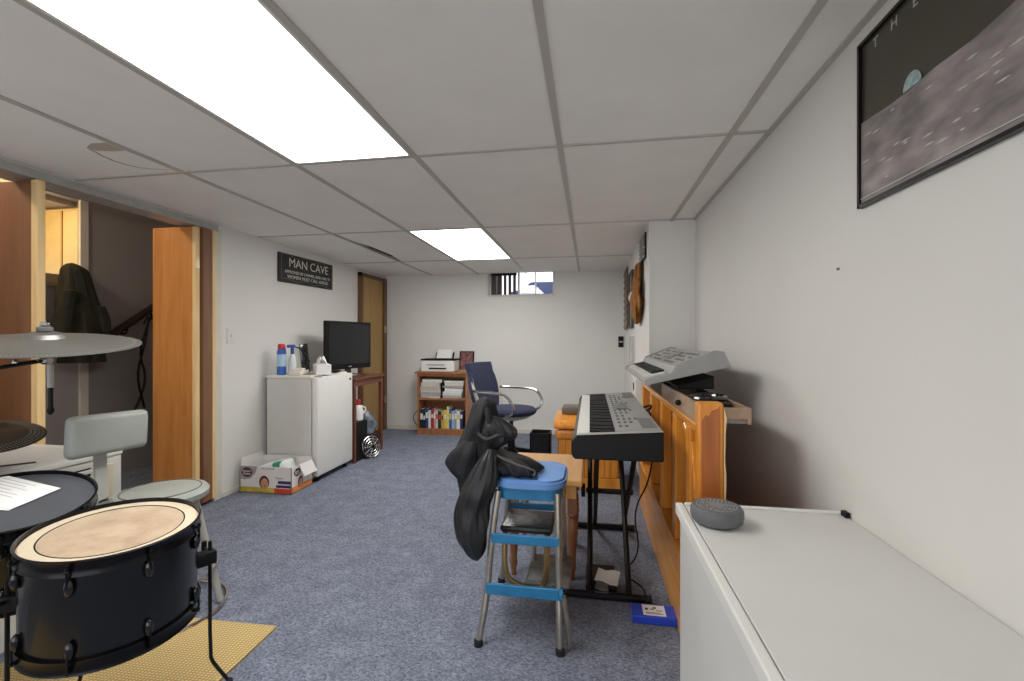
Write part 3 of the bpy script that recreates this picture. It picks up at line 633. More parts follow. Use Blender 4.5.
# ------------------------------------------------------------------ office chair
NAVY = mat('navy_fabric', (42, 46, 72), .85, var=.2, scale=30, bump=.2, bscale=200)
SHELLG = mat('grey_shell_plastic', (182, 182, 172), .4)
cx, cy = -.72, 4.32
oc = thing('office_chair', 'navy swivel office chair with chrome arms near the back wall', 'chair', (cx, cy, 0))
om = T(cx - .02, cy, 0, R(-22))
MB().loft([(0, 0, .44, .16, .17), (0, 0, .455, .23, .23), (0, 0, .49, .25, .24), (.0, 0, .515, .22, .21)], folds=0, n=36, m=om).build('seat', NAVY, oc)
MB().loft([(0, 0, .395, .07, .07), (0, 0, .42, .17, .17), (0, 0, .45, .21, .21)], n=36, m=om).build('seat_pan', SHELLG, oc)
# backrest: curved slab along z leaning towards -x
def slab(cxf, th, y0, y1, z0, z1, m, bulge=.03, n=10):
    g1 = []
    for i in range(n + 1):
        t = i / n; z = z0 + (z1 - z0) * t; half = (y1 - y0) / 2 * (.80 + .20 * math.sin(math.pi * min(1, t * 1.15 + .1)) if t < .9 else .84)
        g1.append([(cxf(t) - bulge * math.cos(math.pi * (j / 8 - .5)), half * (j / 4 - 1), z) for j in range(9)])
    return MB().sheet(g1, th, m=m)
slab(lambda t: -.21 - .15 * t, -.055, -.22, .22, .50, .935, om).build('backrest', NAVY, oc)
slab(lambda t: -.225 - .155 * t, .02, -.225, .225, .49, .93, om, bulge=.035).build('back_shell', SHELLG, oc)
for s in (-1, 1):
    MB().tube([(-.30, .20 * s, .68), (-.24, .27 * s, .675), (.02, .28 * s, .675), (.13, .28 * s, .66), (.20, .275 * s, .55), (.15, .25 * s, .475), (.0, .2 * s, .445)], .014, n=10, m=om, smooth=1).build('armrest', CHROME, oc)
MB().tube([(-.05, 0, .42), (-.24, 0, .42), (-.315, 0, .60)], .022, m=om, smooth=1).build('back_support', BLACK, oc)
MB().lathe([(.035, .10), (.035, .24), (.02, .24), (.02, .40)], n=16, m=om).build('gas_column', BLACK, oc)
for k in range(5):
    a = k * 2 * math.pi / 5 + .75
    lg = MB().tube([(.02 * math.cos(a), .02 * math.sin(a), .115), (.28 * math.cos(a), .28 * math.sin(a), .075)], .024, r2=.016, m=om).build('base_leg', BLACK, oc)
    MB().lathe([(.008, -.022), (.027, -.018), (.027, .018), (.008, .022)], n=14, m=om @ Matrix.Translation((.28 * math.cos(a), .28 * math.sin(a), .0275)) @ Matrix.Rotation(a + .5, 4, 'Z') @ Matrix.Rotation(R(90), 4, 'X')).tube([(.28 * math.cos(a), .28 * math.sin(a), .04), (.28 * math.cos(a), .28 * math.sin(a), .075)], .009, m=om).build('caster', BLACK, lg)
bx0_, bx1_, by0_, by1_ = -.50, -.33, 3.84, 4.02
bi = MB(); bi.box(bx0_ + .01, bx1_ - .01, by0_ + .01, by1_ - .01, .002, .01).box(bx0_, bx0_ + .01, by0_, by1_, .002, .37).box(bx1_ - .01, bx1_, by0_, by1_, .002, .37).box(bx0_, bx1_, by0_, by0_ + .01, .002, .37).box(bx0_, bx1_, by1_ - .01, by1_, .002, .37)
o = bi.build('waste_basket', BLACK, smooth=False)
tag(o, 'black square waste basket behind the blue stool beside the orange chest', 'waste basket')

# ------------------------------------------------------------------ orange wooden chest
ox0, ox1, oy0, oy1 = -.27, .24, 3.60, 4.08
ch = thing('wooden_chest', 'orange pine chest with beadboard front behind the digital piano', 'chest', ((ox0 + ox1) / 2, (oy0 + oy1) / 2, 0))
MB().box(ox0 + .02, ox1 - .02, oy0 + .02, oy1, .04, .44).build('body', W_ORANGE_D, ch, smooth=False)
for k in range(9):
    x0 = ox0 + .03 + k * .05
    MB().box(x0 + .001, x0 + .049, oy0 + .006, oy0 + .02, .09, .375, bev=.006).build('board', W_ORANGE, ch, smooth=False)
MB().box(ox0, ox1, oy0 - .005, oy0 + .03, .0, .088, bev=.006).build('plinth', W_ORANGE, ch, smooth=False)
MB().box(ox0, ox1, oy0 - .005, oy0 + .03, .378, .452, bev=.02, seg=3).build('top_rail', W_ORANGE, ch)
MB().prism([(oy0 - .012, .462), (oy0 - .012, .485), (oy0 + .02, .515), (oy0 + .2, .54), (oy1, .54), (oy1, .455), (oy0 + .02, .455)], 'x', ox0 - .01, ox1 + .01, bev=.006).build('lid', W_ORANGE, ch, smooth=False)
tag(MB().box(-.23, -.06, 3.80, 4.02, .541, .60, bev=.012).box(-.21, -.08, 3.82, 3.98, .60, .604).build('equipment_box', mat('taupe_plastic', (112, 102, 92), .5)), 'small taupe electronic box on top of the orange chest', 'box')

# ------------------------------------------------------------------ piano bench
pb = thing('piano_bench', 'light wooden bench between the blue stool and the keyboard stand', 'bench', (-.23, 2.33, 0))
MB().box(-.42, -.035, 2.18, 2.68, .462, .492, bev=.006).build('bench_top', W_BENCH, pb, smooth=False)
MB().box(-.39, -.065, 2.21, 2.65, .395, .462).build('apron', W_BENCH, pb, smooth=False)
for x in (-.37, -.085):
    for y in (2.235, 2.625):
        MB().box(x - .022, x + .022, y - .022, y + .022, .32, .395).lathe([(.0225, .32), (.026, .31), (.015, .295), (.022, .28), (.025, .2), (.017, .08), (.02, .06), (.013, .03), (.013, 0)], (x, y, 0), n=16).build('leg', wood('bench_leg_wood', (122, 78, 46), (146, 98, 60)) if 'bl' not in MATS else MATS['bl'], pb)

# ------------------------------------------------------------------ blue step stool
BLUEP = mat('blue_vinyl', (104, 146, 204), .4, var=.06)
BLUEM = mat('blue_painted_steel', (40, 118, 164), .35, var=.1, scale=20)
ss = thing('step_stool', 'blue and chrome step stool draped with a black jacket', 'stool', (-.24, 1.90, 0))
def rounded(x0, x1, y0, y1, r, n=8):
    pts = []
    for (cx_, cy_, a0) in ((x1 - r, y1 - r, 0), (x0 + r, y1 - r, 90), (x0 + r, y0 + r, 180), (x1 - r, y0 + r, 270)):
        for k in range(n + 1): pts.append((cx_ + r * math.cos(R(a0 + 90 * k / n)), cy_ + r * math.sin(R(a0 + 90 * k / n))))
    return pts
MB().prism(rounded(-.378, -.092, 1.738, 2.055, .09), 'z', .582, .604, bev=.0).prism(rounded(-.368, -.102, 1.748, 2.045, .08), 'z', .604, .613).build('seat', BLUEP, ss)
MB().prism(rounded(-.362, -.108, 1.755, 2.045, .05), 'z', .535, .5815).build('seat_skirt', BLUEM, ss, smooth=False)
for sx, fx in ((-.350, -.415), (-.122, -.108)):
    for sy, fy in ((1.75, 1.69), (2.035, 2.15)):
        k = .03 if sx < -.2 else -.0
        MB().tube([(sx, sy, .57), (sx + (fx - sx) * .35, sy + (fy - sy) * .25, .40), (sx + (fx - sx) * .55, sy + (fy - sy) * .4, .22), (sx + (fx - sx) * .7, sy + (fy - sy) * .75, .12), (fx, fy, .012)], .0125, smooth=2).build('leg', STEEL, ss)
        MB().lathe([(.017, .0), (.017, .02), (.013, .025)], (fx, fy, 0), n=12).build('rubber_foot', RUBBER, ss)
MB().box(-.375, -.113, 1.722, 1.734, .375, .412, bev=.004).build('brace', BLUEM, ss, smooth=False)
MB().box(-.392, -.112, 1.706, 1.718, .185, .228, bev=.004).tube([(-.112, 1.712, .206), (-.10, 1.712, .206)], .022).build('brace', BLUEM, ss, smooth=False)
MB().box(-.375, -.113, 2.062, 2.072, .385, .415, bev=.004).build('brace', BLUEM, ss, smooth=False)
MB().box(-.355, -.145, 1.80, 2.0, .385, .41, bev=.012, seg=3).build('tread', mat('black_ribbed_tread', (48, 50, 54), .35, var=.3, scale=25, bump=.4, bscale=30), ss)
MB().box(-.255, -.075, 1.80, 2.05, .175, .20, bev=.012, seg=3).build('tread', mat('grey_ribbed_tread', (112, 114, 112), .35, var=.35, scale=25, bump=.4, bscale=30), ss)
BRONZE = mat('brassy_tube', (150, 126, 84), .3, metal=.8, var=.15)
MB().tube([(-.335, 1.81, .385), (-.335, 1.79, .24), (-.30, 1.79, .19), (-.20, 1.79, .175), (-.17, 1.80, .20), (-.165, 1.81, .385)], .011, smooth=2).build('step_frame', BRONZE, ss)
MB().tube([(-.24, 1.98, .39), (-.24, 1.98, .195)], .011).build('step_leg', STEEL, ss)
MB().tube([(-.10, 1.715, .20), (-.085, 1.71, .13), (-.075, 1.72, .012)], .011, smooth=1).build('step_leg', STEEL, ss)
MB().tube([(-.355, 1.79, .57), (-.395, 1.81, .70), (-.415, 1.83, .86), (-.415, 1.90, .885), (-.415, 1.97, .86), (-.395, 1.99, .70), (-.355, 2.0, .57)], .011, smooth=2).build('back_frame', STEEL, ss)
# black jacket and grey drawstring hooded top
JK = mat('black_jacket_fabric', (20, 21, 24), .8, var=.3, scale=12, bump=.15, bscale=80)
jk = thing('black_jacket', 'black jacket hanging over the back of the blue step stool', 'jacket', (-.5, 1.85, .24))
MB().loft([(-0.433, 1.88, 0.905, 0.023, 0.03), (-0.433, 1.88, 0.888, 0.047, 0.06), (-0.438, 1.88, 0.838, 0.066, 0.08), (-0.446, 1.88, 0.775, 0.074, 0.09), (-0.47, 1.88, 0.698, 0.080, 0.09), (-0.479, 1.88, 0.627, 0.076, 0.09), (-0.479, 1.88, 0.564, 0.068, 0.08), (-0.476, 1.88, 0.48, 0.059, 0.07), (-0.474, 1.88, 0.396, 0.045, 0.06), (-0.472, 1.88, 0.34, 0.02, 0.03)], folds=.07, seed=11, freq=6, rough=.3, n=64).build('body', JK, jk)
MB().loft([(-0.475, 1.81, 0.745, 0.03, 0.03), (-0.488, 1.80, 0.71, 0.050, 0.045), (-0.503, 1.80, 0.662, 0.070, 0.05), (-0.492, 1.80, 0.619, 0.062, 0.05), (-0.475, 1.80, 0.584, 0.045, 0.04), (-0.465, 1.80, 0.556, 0.025, 0.03)], folds=.09, seed=12, freq=6, rough=.35, n=44).build('sleeve', JK, jk)
MB().tube([(-.405, 1.80, .88), (-.395, 1.785, .83), (-.398, 1.775, .77), (-.405, 1.78, .72)], .014, r2=.011, n=10, smooth=2).build('hood_edge', JK, jk)
JG = mat('charcoal_fabric', (30, 30, 32), .5, var=.3, scale=10, bump=.15, bscale=70)
hd = thing('drawstring_bag', 'charcoal drawstring bag slumped over the blue stool seat and hanging down its left side', 'bag', (-.33, 1.87, .613))
def tilted(px, py, pz, ay, az=0): return Matrix.Translation((px, py, pz)) @ Matrix.Rotation(az, 4, 'Z') @ Matrix.Rotation(ay, 4, 'Y')
MB().loft([(-.295, 1.85, .6145, .072, .085), (-.29, 1.85, .628, .090, .11), (-.305, 1.845, .652, .086, .10), (-.335, 1.84, .676, .066, .075), (-.372, 1.83, .698, .038, .045), (-.391, 1.82, .714, .027, .03), (-.385, 1.82, .730, .040, .045), (-.372, 1.82, .752, .066, .06), (-.368, 1.82, .785, .074, .065), (-.380, 1.82, .815, .056, .055), (-.392, 1.82, .838, .030, .035)], folds=.13, seed=15, freq=8, rough=.4, n=72).build('bag_body', JG, hd)
MB().loft([(-.386, 1.775, .722, .018, .02), (-.392, 1.765, .690, .034, .035), (-.408, 1.755, .63, .054, .045), (-.434, 1.745, .562, .067, .055), (-.452, 1.745, .491, .070, .055), (-.460, 1.745, .423, .066, .05), (-.452, 1.745, .355, .050, .045), (-.442, 1.745, .318, .030, .03), (-.438, 1.745, .298, .012, .015)], folds=.10, seed=16, freq=7, rough=.35, n=64).build('bag_skirt', JG, hd)
m_ = [(-.372 + .078 * math.cos(a * .21), 1.82 + .066 * math.sin(a * .21), .772 + .010 * math.sin(a * .84)) for a in range(30)]
MB().tube(m_, .008, n=8, closed=True, smooth=1).build('gathered_rim', JG, hd)
MB().tube([(-.395, 1.79, .72), (-.36, 1.765, .70), (-.30, 1.745, .68), (-.235, 1.75, .66), (-.205, 1.77, .645), (-.215, 1.755, .628)], .004, smooth=2).build('cord', mat('grey_cord', (84, 84, 84), .7), hd)

# ------------------------------------------------------------------ digital piano on X stand
kx0, kx1, ky0, ky1 = -.070, .268, 1.76, 3.10
dp = thing('digital_piano', 'black and silver 88 key digital piano on a folding stand', 'keyboard', (.1, 2.4, .70))
MB().prism([(kx0 + .01, .70), (kx0, .72), (kx0, .765), (kx0 + .02, .79), (kx1, .812), (kx1, .70)], 'y', ky0, ky0 + .035, bev=.005).prism([(kx0 + .01, .70), (kx0, .72), (kx0, .765), (kx0 + .02, .79), (kx1, .812), (kx1, .70)], 'y', ky1 - .035, ky1, bev=.005).prism([(kx0 + .01, .70), (kx0 + .003, .72), (kx0 + .003, .765), (kx0 + .018, .772), (kx0 + .165, .772), (kx1, .772), (kx1, .70)], 'y', ky0 + .034, ky1 - .034).build('case', BLACK, dp, smooth=False)
SILV = mat('silver_panel_plastic', (158, 157, 154), .4, var=.06, scale=12)
MB().prism([(kx0 + .168, .773), (kx0 + .168, .804), (kx1 - .002, .8135), (kx1 - .002, .773)], 'y', ky0 + .036, ky1 - .036).build('control_panel', SILV, dp, smooth=False)
MB().prism([(kx0 + .0205, .7905), (kx0 + .0205, .7925), (kx1 - .001, .8145), (kx1 - .001, .8125)], 'y', ky0 + .001, ky0 + .034).build('end_cap', mat('silver_edge', (178, 176, 170), .35, metal=.4), dp, smooth=False)
pz = lambda x: .8045 + (x - kx0 - .168) * .0574
bt = mat('dark_buttons', (96, 96, 98), .5)
for k in range(13):
    yy = ky0 + .12 + k * .085
    for q in range(2 + k % 3):
        xx = kx0 + .185 + q * .024
        MB().box(xx, xx + .012, yy, yy + .03, pz(xx) - .001, pz(xx) + .003, bev=.0012).build('button', bt, dp, smooth=False)
for y in (ky0 + .08, ky1 - .30): MB().box(kx0 + .27, kx1 - .01, y, y + .22, .8095, .8145).build('speaker_grille', mat('grille_grey', (120, 120, 118), .5, var=.3, scale=150), dp, smooth=False)
MB().box(kx0 + .20, kx0 + .26, 2.35, 2.55, .806, .811).build('display', BLACKG, dp, smooth=False)
WK = mat('ivory_key', (236, 235, 228), .25, var=.01); BK = mat('ebony_key', (16, 16, 17), .3)
kl = ky1 - .036 - (ky0 + .036); kw = kl / 52
wk0 = bk0 = None
for k in range(52):
    y = ky0 + .036 + k * kw
    if wk0 is None:
        wk0 = MB().box(kx0 + .0195, kx0 + .167, y + .0006, y + kw - .0006, .773, .792, bev=.0012).build('white_key', WK, dp, smooth=False)
    else:
        o = wk0.copy(); COL.objects.link(o); o.parent = dp; o.location.y = k * kw
pat = [1, 0, 1, 1, 0, 1, 1]     # black key after white key (A-based)
for k in range(51):
    if pat[(51 - k) % 7 if False else k % 7]:
        y = ky0 + .036 + (k + 1) * kw
        if bk0 is None:
            bk0 = MB().box(kx0 + .068, kx0 + .166, y - .0058, y + .0058, .7925, .803, bev=.002).build('black_key', BK, dp, smooth=False); by0 = y
        else:
            o = bk0.copy(); COL.objects.link(o); o.parent = dp; o.location.y = y - by0
ks = thing('keyboard_stand', 'black folding X stand under the digital piano', 'stand', (.1, 2.45, 0))
for x in (.0, .03, .17, .20):
    up = x in (.0, .17)
    y0, y1 = (2.08, 2.86) if up else (2.86, 2.08)
    MB().box(x - .011, x + .011, 0, 0, 0, 0) if False else None
    MB().tube([(x, y0, .03), (x, y1, .683)], .013, n=8).build('leg', BLACK, ks)
for y in (2.08, 2.86):
    MB().tube([(-.12, y, .018), (.25, y, .018)], .0165, n=10).build('foot_bar', BLACK, ks)
    MB().tube([(-.05, y, .683), (.26, y, .683)], .0155, n=10).build('top_bar', BLACK, ks)
    for x in (-.12, .25): MB().lathe([(.018, -.015), (.018, .015)], n=10, m=Matrix.Translation((x, y, .0181)) @ Matrix.Rotation(R(90), 4, 'Y')).build('end_cap', RUBBER, ks)
MB().tube([(-.02, 2.47, .357), (.22, 2.47, .357)], .014).lathe([(.035, 0), (.035, .02)], n=16, m=Matrix.Translation((-.045, 2.47, .357)) @ Matrix.Rotation(R(90), 4, 'Y')).build('pivot', BLACK, ks)
sp_ = thing('sustain_pedal', 'black sustain pedal on the carpet under the keyboard stand', 'pedal', (.06, 2.25, 0))
MB().box(-.02, .12, 2.13, 2.34, 0, .035, bev=.01).build('pedal_base', BLACK, sp_, smooth=False)
MB().prism([(2.06, .04), (2.06, .045), (2.22, .062), (2.22, .055)], 'x', .02, .08).build('pedal_plate', CHROME, sp_, smooth=False)
tag(MB().sheet([[(.02 + .10 * i / 3 + .02 * j / 3, 2.11 + .12 * j / 3 - .03 * i / 3, .068 + .006 * math.sin(i * 2 + j)) for i in range(4)] for j in range(4)], .0012).build('paper_note', PAPER), 'crumpled white paper note on the sustain pedal', 'paper')
tag(MB().tube([(.29, 2.42, .80), (.30, 2.36, .78), (.30, 2.3, .5), (.22, 2.5, .25), (.25, 2.35, .1), (.15, 2.3, .012), (.25, 2.2, .008), (.24, 2.1, .008), (.2, 2.13, .008)], .004, smooth=3).build('power_cable', BLACK), 'thin black cable dangling behind the digital piano to the floor', 'cable')
tag(MB().tube([(.27, 2.62, .77), (.31, 2.62, .79), (.33, 2.58, .80), (.31, 2.5, .79), (.27, 2.5, .77)], .006, smooth=2).build('audio_cable', BLACK), 'looped black cable plugged into the back of the digital piano', 'cable')
bb = thing('blue_box', 'flat blue box with a white label on the carpet', 'box', (.258, 1.965, 0))
MB().box(.17, .345, 1.925, 2.02, .001, .034, bev=.004).build('case', mat('bright_blue_plastic', (38, 70, 190), .35), bb, smooth=False)
MB().box(.215, .305, 1.935, 2.01, .0342, .0348).build('white_label', PAPER, bb, smooth=False)
m_ = MB(); m_.box(.225, .238, 1.972, 1.985, .035, .0354).box(.245, .262, 1.976, 1.982, .035, .0354).box(.268, .292, 1.968, 1.972, .035, .0354).box(.258, .27, 1.984, 1.995, .035, .0354); m_.box(.225, .295, 1.945, 1.948, .035, .0354).box(.225, .285, 1.953, 1.956, .035, .0354).build('label_print', MAR, bb, smooth=False)

# ------------------------------------------------------------------ wooden piano back
pk = thing('piano_back_frame', 'orange wooden frame with upright posts standing along the right wall', 'wooden frame', (.41, 2.5, 0))
MB().box(.41, .43, 1.66, 3.34, .06, .83).build('back_panel', W_ORANGE_D, pk, smooth=False)
MB().box(.358, .44, 1.66, 3.34, .835, .862, bev=.004).build('top_rail', W_ORANGE_Y, pk, smooth=False)
MB().box(.345, .409, 1.66, 3.36, .0, .30, bev=.005).build('bottom_board', W_ORANGE_Y, pk, smooth=False)
for y in (1.80, 2.09, 2.455, 2.86, 3.30): MB().box(.358, .408, y - .035, y + .035, .301, .834, bev=.006).build('post', W_ORANGE, pk, smooth=False)
MB().prism([(1.68, .60), (1.76, .78), (1.90, .83), (1.92, .81), (1.80, .74), (1.73, .58)], 'x', .362, .40, bev=.004).build('curved_brace', W_ORANGE, pk, smooth=False)
rr_ = random.Random(5)
MB().box(.352, .432, 1.60, 1.655, .0, .945, bev=.008).build('end_post', W_ORANGE, pk, smooth=False)
MB().prism([(.364, .10), (.364, .885), (.375, .905), (.385, .90), (.395, .918), (.41, .925), (.42, .935), (.42, .10)], 'y', 1.5975, 1.5995).build('end_face', W_ORANGE_D, pk, smooth=False)
MB().prism([(.4325, .02)] + [(.4325 + rr_.uniform(.003, .010), .02 + k * .046) for k in range(20)] + [(.4325, .93)], 'y', 1.60, 1.65).build('split_edge', W_BARE, pk, smooth=False)

tr = thing('wooden_tray', 'open greyish wooden drawer resting on top of the orange frame', 'drawer', (.45, 2.0, .863))
tz = .8635
MB().box(.362, .374, 1.68, 2.45, tz, tz + .07, bev=.002).build('front_panel', W_TRAY, tr, smooth=False)
MB().box(.374, .53, 1.68, 1.692, tz + .02, tz + .055).build('side_panel', W_TRAY, tr, smooth=False)
MB().box(.374, .53, 2.438, 2.45, tz, tz + .055).build('side_panel', W_TRAY, tr, smooth=False)
MB().box(.53, .542, 1.68, 2.45, tz, tz + .055).build('back_panel', W_TRAY, tr, smooth=False)
MB().box(.374, .53, 1.692, 2.438, tz, tz + .01).build('drawer_bottom', mat('grey_board', (142, 136, 128), .6), tr, smooth=False)
MB().ball((.352, 1.95, tz + .035), .012).tube([(.352, 1.95, tz + .035), (.363, 1.95, tz + .035)], .005).build('knob', BLACK, tr)
hp = thing('headphones', 'black headphones lying in the wooden drawer under the grey keyboard', 'headphones', (.47, 1.83, tz + .01))
MB().ring((.452, 1.92, tz + .062), .07, .011, n=30).build('headband', BLACKG, hp)
for x in (.41, .49): MB().lathe([(0, 0), (.032, .002), (.036, .02), (.032, .04), (0, .045)], (x, 1.84, tz + .012), n=20).build('ear_cup', BLACK, hp)
tag(MB().prism([(.376, tz + .075), (.376, tz + .088), (.528, tz + .135), (.528, tz + .075)], 'y', 2.10, 3.05, bev=.004).box(.38, .5, 2.5, 3.04, tz, tz + .075).build('keyboard_case', BLACK, smooth=False), 'flat black case wedged beneath the grey keyboard', 'case')
# grey arranger keyboard, wedge shaped, keys facing the room
GK = mat('grey_keyboard_plastic', (162, 161, 158), .45, var=.04)
gy0, gy1 = 2.05, 3.15
ak = thing('arranger_keyboard', 'grey electronic keyboard lying tilted on the orange wooden frame', 'keyboard', (.42, 2.6, .965))
prof = [(.235, .955), (.232, .975), (.245, .985), (.345, 1.012), (.36, 1.045), (.52, 1.108), (.555, 1.104), (.585, 1.04)]
inner = [(.238, .957), (.236, .972), (.247, .978), (.345, 1.000), (.36, 1.038), (.52, 1.101), (.55, 1.099), (.578, 1.04)]
MB().prism(inner, 'y', gy0 + .02, gy1 - .02).build('body', GK, ak, smooth=False)
for y in (gy0, gy1 - .02): MB().prism(prof, 'y', y, y + .02, bev=.002).build('end_panel', mat('grey_end_plastic', (150, 149, 146), .45), ak, smooth=False)
sl = (1.000 - .978) / (.345 - .247)
def kbm(x, y): return Matrix.Translation((x, y, .978 + (x - .247) * sl + .0005)) @ Matrix.Rotation(-math.atan(sl), 4, 'Y')
nw = 36; kw2 = (gy1 - gy0 - .25) / nw; w0 = None
for k in range(nw):
    y = gy0 + .03 + k * kw2 + .1
    if w0 is None:
        w0 = MB().box(0, .095, .0006, kw2 - .0006, 0, .010, bev=.001, m=kbm(.247, y)).build('white_key', mat('grey_white_key', (214, 213, 208), .3, var=.02), ak, smooth=False)
        b0 = MB().box(.035, .094, kw2 - .006, kw2 + .006, .010, .02, bev=.0015, m=kbm(.247, y)).build('black_key', BK, ak, smooth=False)
    else:
        o = w0.copy(); COL.objects.link(o); o.parent = ak; o.location.y = k * kw2
        if [1, 1, 0, 1, 1, 1, 0][k % 7] and k < nw - 1:
            o = b0.copy(); COL.objects.link(o); o.parent = ak; o.location.y = k * kw2
sl2 = (1.101 - 1.038) / (.52 - .36)
def kp(x, y): return Matrix.Translation((x, y, 1.038 + (x - .36) * sl2 + .0005)) @ Matrix.Rotation(-math.atan(sl2), 4, 'Y')
for k in range(12):
    for q in range(4):
        if (k * 3 + q) % 5 == 0: continue
        MB().box(0, .014, 0, .03, 0, .004, bev=.001, m=kp(.375 + q * .032, gy0 + .12 + k * .075)).build('button', mat('mid_grey_buttons', (120, 120, 120), .5), ak, smooth=False)
MB().box(0, .09, 0, .22, 0, .003, m=kp(.40, 2.50)).build('display', BLACKG, ak, smooth=False)

# ------------------------------------------------------------------ furred wall: things hanging on it
fx = XC - .001
fur = MB().loft([(fx - .03, 3.9, 1.29, .015, .08), (fx - .035, 3.88, 1.36, .028, .22), (fx - .04, 3.88, 1.47, .032, .26), (fx - .035, 3.86, 1.56, .028, .2), (fx - .035, 3.84, 1.66, .025, .17), (fx - .025, 3.82, 1.76, .018, .10)], folds=.14, seed=30, freq=9, rough=.8, n=60).build('fur_pelt', mat('tawny_fur', (150, 96, 36), .95, var=.45, scale=22, bump=.8, bscale=120))
tag(fur, 'tawny brown fur pelt hanging on the boxed-out wall', 'fur pelt')
gr_ = thing('wall_grille', 'dark slatted grille high on the boxed-out wall above the fur', 'vent', (fx, 3.66, 1.76))
MB().box(fx - .012, fx, 3.50, 3.84, 1.76, 1.95).build('backing', BLACK, gr_, smooth=False)
for k in range(6): MB().box(fx - .02, fx - .013, 3.50, 3.84, 1.77 + k * .031, 1.785 + k * .031).build('slat', GREYM, gr_, smooth=False)
for (y0, y1, z0, z1, lb, c) in ((4.45, 4.80, 1.27, 1.82, 'tall grey framed picture on the boxed-out wall beyond the fur', (120, 124, 130)), (4.42, 4.72, .92, 1.19, 'small white framed picture low on the boxed-out wall', (206, 206, 204))):
    t = thing('wall_picture', lb, 'picture', (fx, (y0 + y1) / 2, z0))
    f = MB(); w = .025
    f.box(fx - .025, fx, y0, y1, z0, z0 + w).box(fx - .025, fx, y0, y1, z1 - w, z1).box(fx - .025, fx, y0, y0 + w, z0 + w, z1 - w).box(fx - .025, fx, y1 - w, y1, z0 + w, z1 - w)
    f.build('frame', mat('pale_frame', (190, 190, 186), .5) if z0 < 1.2 else mat('dark_frame', (66, 62, 58), .5), t, smooth=False)
    MB().box(fx - .012, fx, y0 + w, y1 - w, z0 + w, z1 - w).build('print', mat('print%d' % c[0], c, .4, var=.3, scale=10), t, smooth=False)
rk = thing('wall_rack', 'tall dark wooden wall rack near the back corner', 'rack', (fx, 5.3, 1.27))
MB().box(fx - .012, fx, 5.12, 5.55, 1.27, 1.95).build('backing', W_JAMB, rk, smooth=False)
for k in range(9): MB().box(fx - .02, fx - .013, 5.12, 5.55, 1.29 + k * .075, 1.315 + k * .075).build('slat', W_JAMB, rk, smooth=False)
wl = thing('hanging_ornament', 'small white and blue ornament hanging beside the fur pelt', 'ornament', (fx - .02, 4.25, 1.5))
MB().loft([(fx - .035, 4.26, 1.50, .02, .03), (fx - .04, 4.28, 1.54, .03, .08), (fx - .035, 4.26, 1.58, .02, .03)], folds=.3, seed=2, n=20).build('wings', WHITE2, wl)
MB().tube([(fx - .03, 4.26, 1.58), (fx - .006, 4.26, 1.70)], .003).build('string', WHITE2, wl)
so = thing('wall_switch', 'black double switch on the back wall in the right corner', 'switch', (.365, YB, 1.07))
MB().box(.335, .395, YB - .008, YB, 1.07, 1.20, bev=.002).build('plate', BLACK, so, smooth=False)
MB().box(.345, .385, YB - .014, YB - .0085, 1.128, 1.142).build('toggle', WHITE, so, smooth=False)
ou = thing('power_outlet', 'white box with black sockets low on the boxed-out wall', 'outlet', (fx, 3.95, .62))
MB().box(fx - .05, fx, 3.80, 4.10, .60, .84, bev=.004).build('plate', WHITE2, ou, smooth=False)
MB().box(fx - .054, fx - .0505, 3.90, 3.98, .74, .80).box(fx - .054, fx - .0505, 3.90, 3.98, .64, .70).build('socket', BLACK, ou, smooth=False)

# ------------------------------------------------------------------ poster
po = thing('framed_poster', 'large framed moonscape poster high on the right wall', 'poster', (XR, .9, 1.5))
py0, py1, pz0, pz1 = .42, 1.372, 1.503, 1.938
f = MB(); w = .009; xx = XR - .014
f.box(xx, XR, py0, py1, pz0, pz0 + w).box(xx, XR, py0, py1, pz1 - w, pz1).box(xx, XR, py0, py0 + w, pz0, pz1).box(xx, XR, py1 - w, py1, pz0, pz1)
f.build('frame', mat('thin_black_frame', (30, 29, 28), .3, metal=.5), po, smooth=False)
# printed sheet: dark sky over a grey cratered slope
def poster_mat():
    m = bpy.data.materials.new('moonscape_print'); m.use_nodes = True; nt = m.node_tree; n = nt.nodes; b = n['Principled BSDF']
    tc = n.new('ShaderNodeTexCoord'); nz = n.new('ShaderNodeTexNoise'); nz.inputs['Scale'].default_value = 9; nz.inputs['Detail'].default_value = 8
    mp = n.new('ShaderNodeMapping'); mp.inputs['Scale'].default_value = (1, 1, 2.6); mp.inputs['Rotation'].default_value = (.0, 0, 0)
    nt.links.new(tc.outputs['Object'], mp.inputs[0]); nt.links.new(mp.outputs[0], nz.inputs['Vector'])
    cr = n.new('ShaderNodeValToRGB'); e = cr.color_ramp.elements; e[0].position = .35; e[1].position = .72; e[0].color = rgb((112, 104, 104)); e[1].color = rgb((168, 158, 156))
    nt.links.new(nz.outputs['Fac'], cr.inputs[0]); nt.links.new(cr.outputs[0], b.inputs['Base Color']); b.inputs['Roughness'].default_value = .3
    return m
MB().box(xx + .008, XR - .004, py0 + w, py1 - w, pz0 + w, pz1 - w).build('dark_sky', mat('poster_sky', (62, 58, 46), .3, var=.05), po, smooth=False)
hz = [(py1 - w, 1.727), (1.30, 1.722), (1.24, 1.717), (1.18, 1.716), (1.10, 1.722), (1.0, 1.718), (.9, 1.728), (.75, 1.73), (.6, 1.726), (py0 + w, 1.73)]
MB().prism([(py1 - w, pz0 + w)] + hz + [(py0 + w, pz0 + w)], 'x', xx + .006, xx + .0079).build('ground_print', poster_mat(), po, smooth=False)
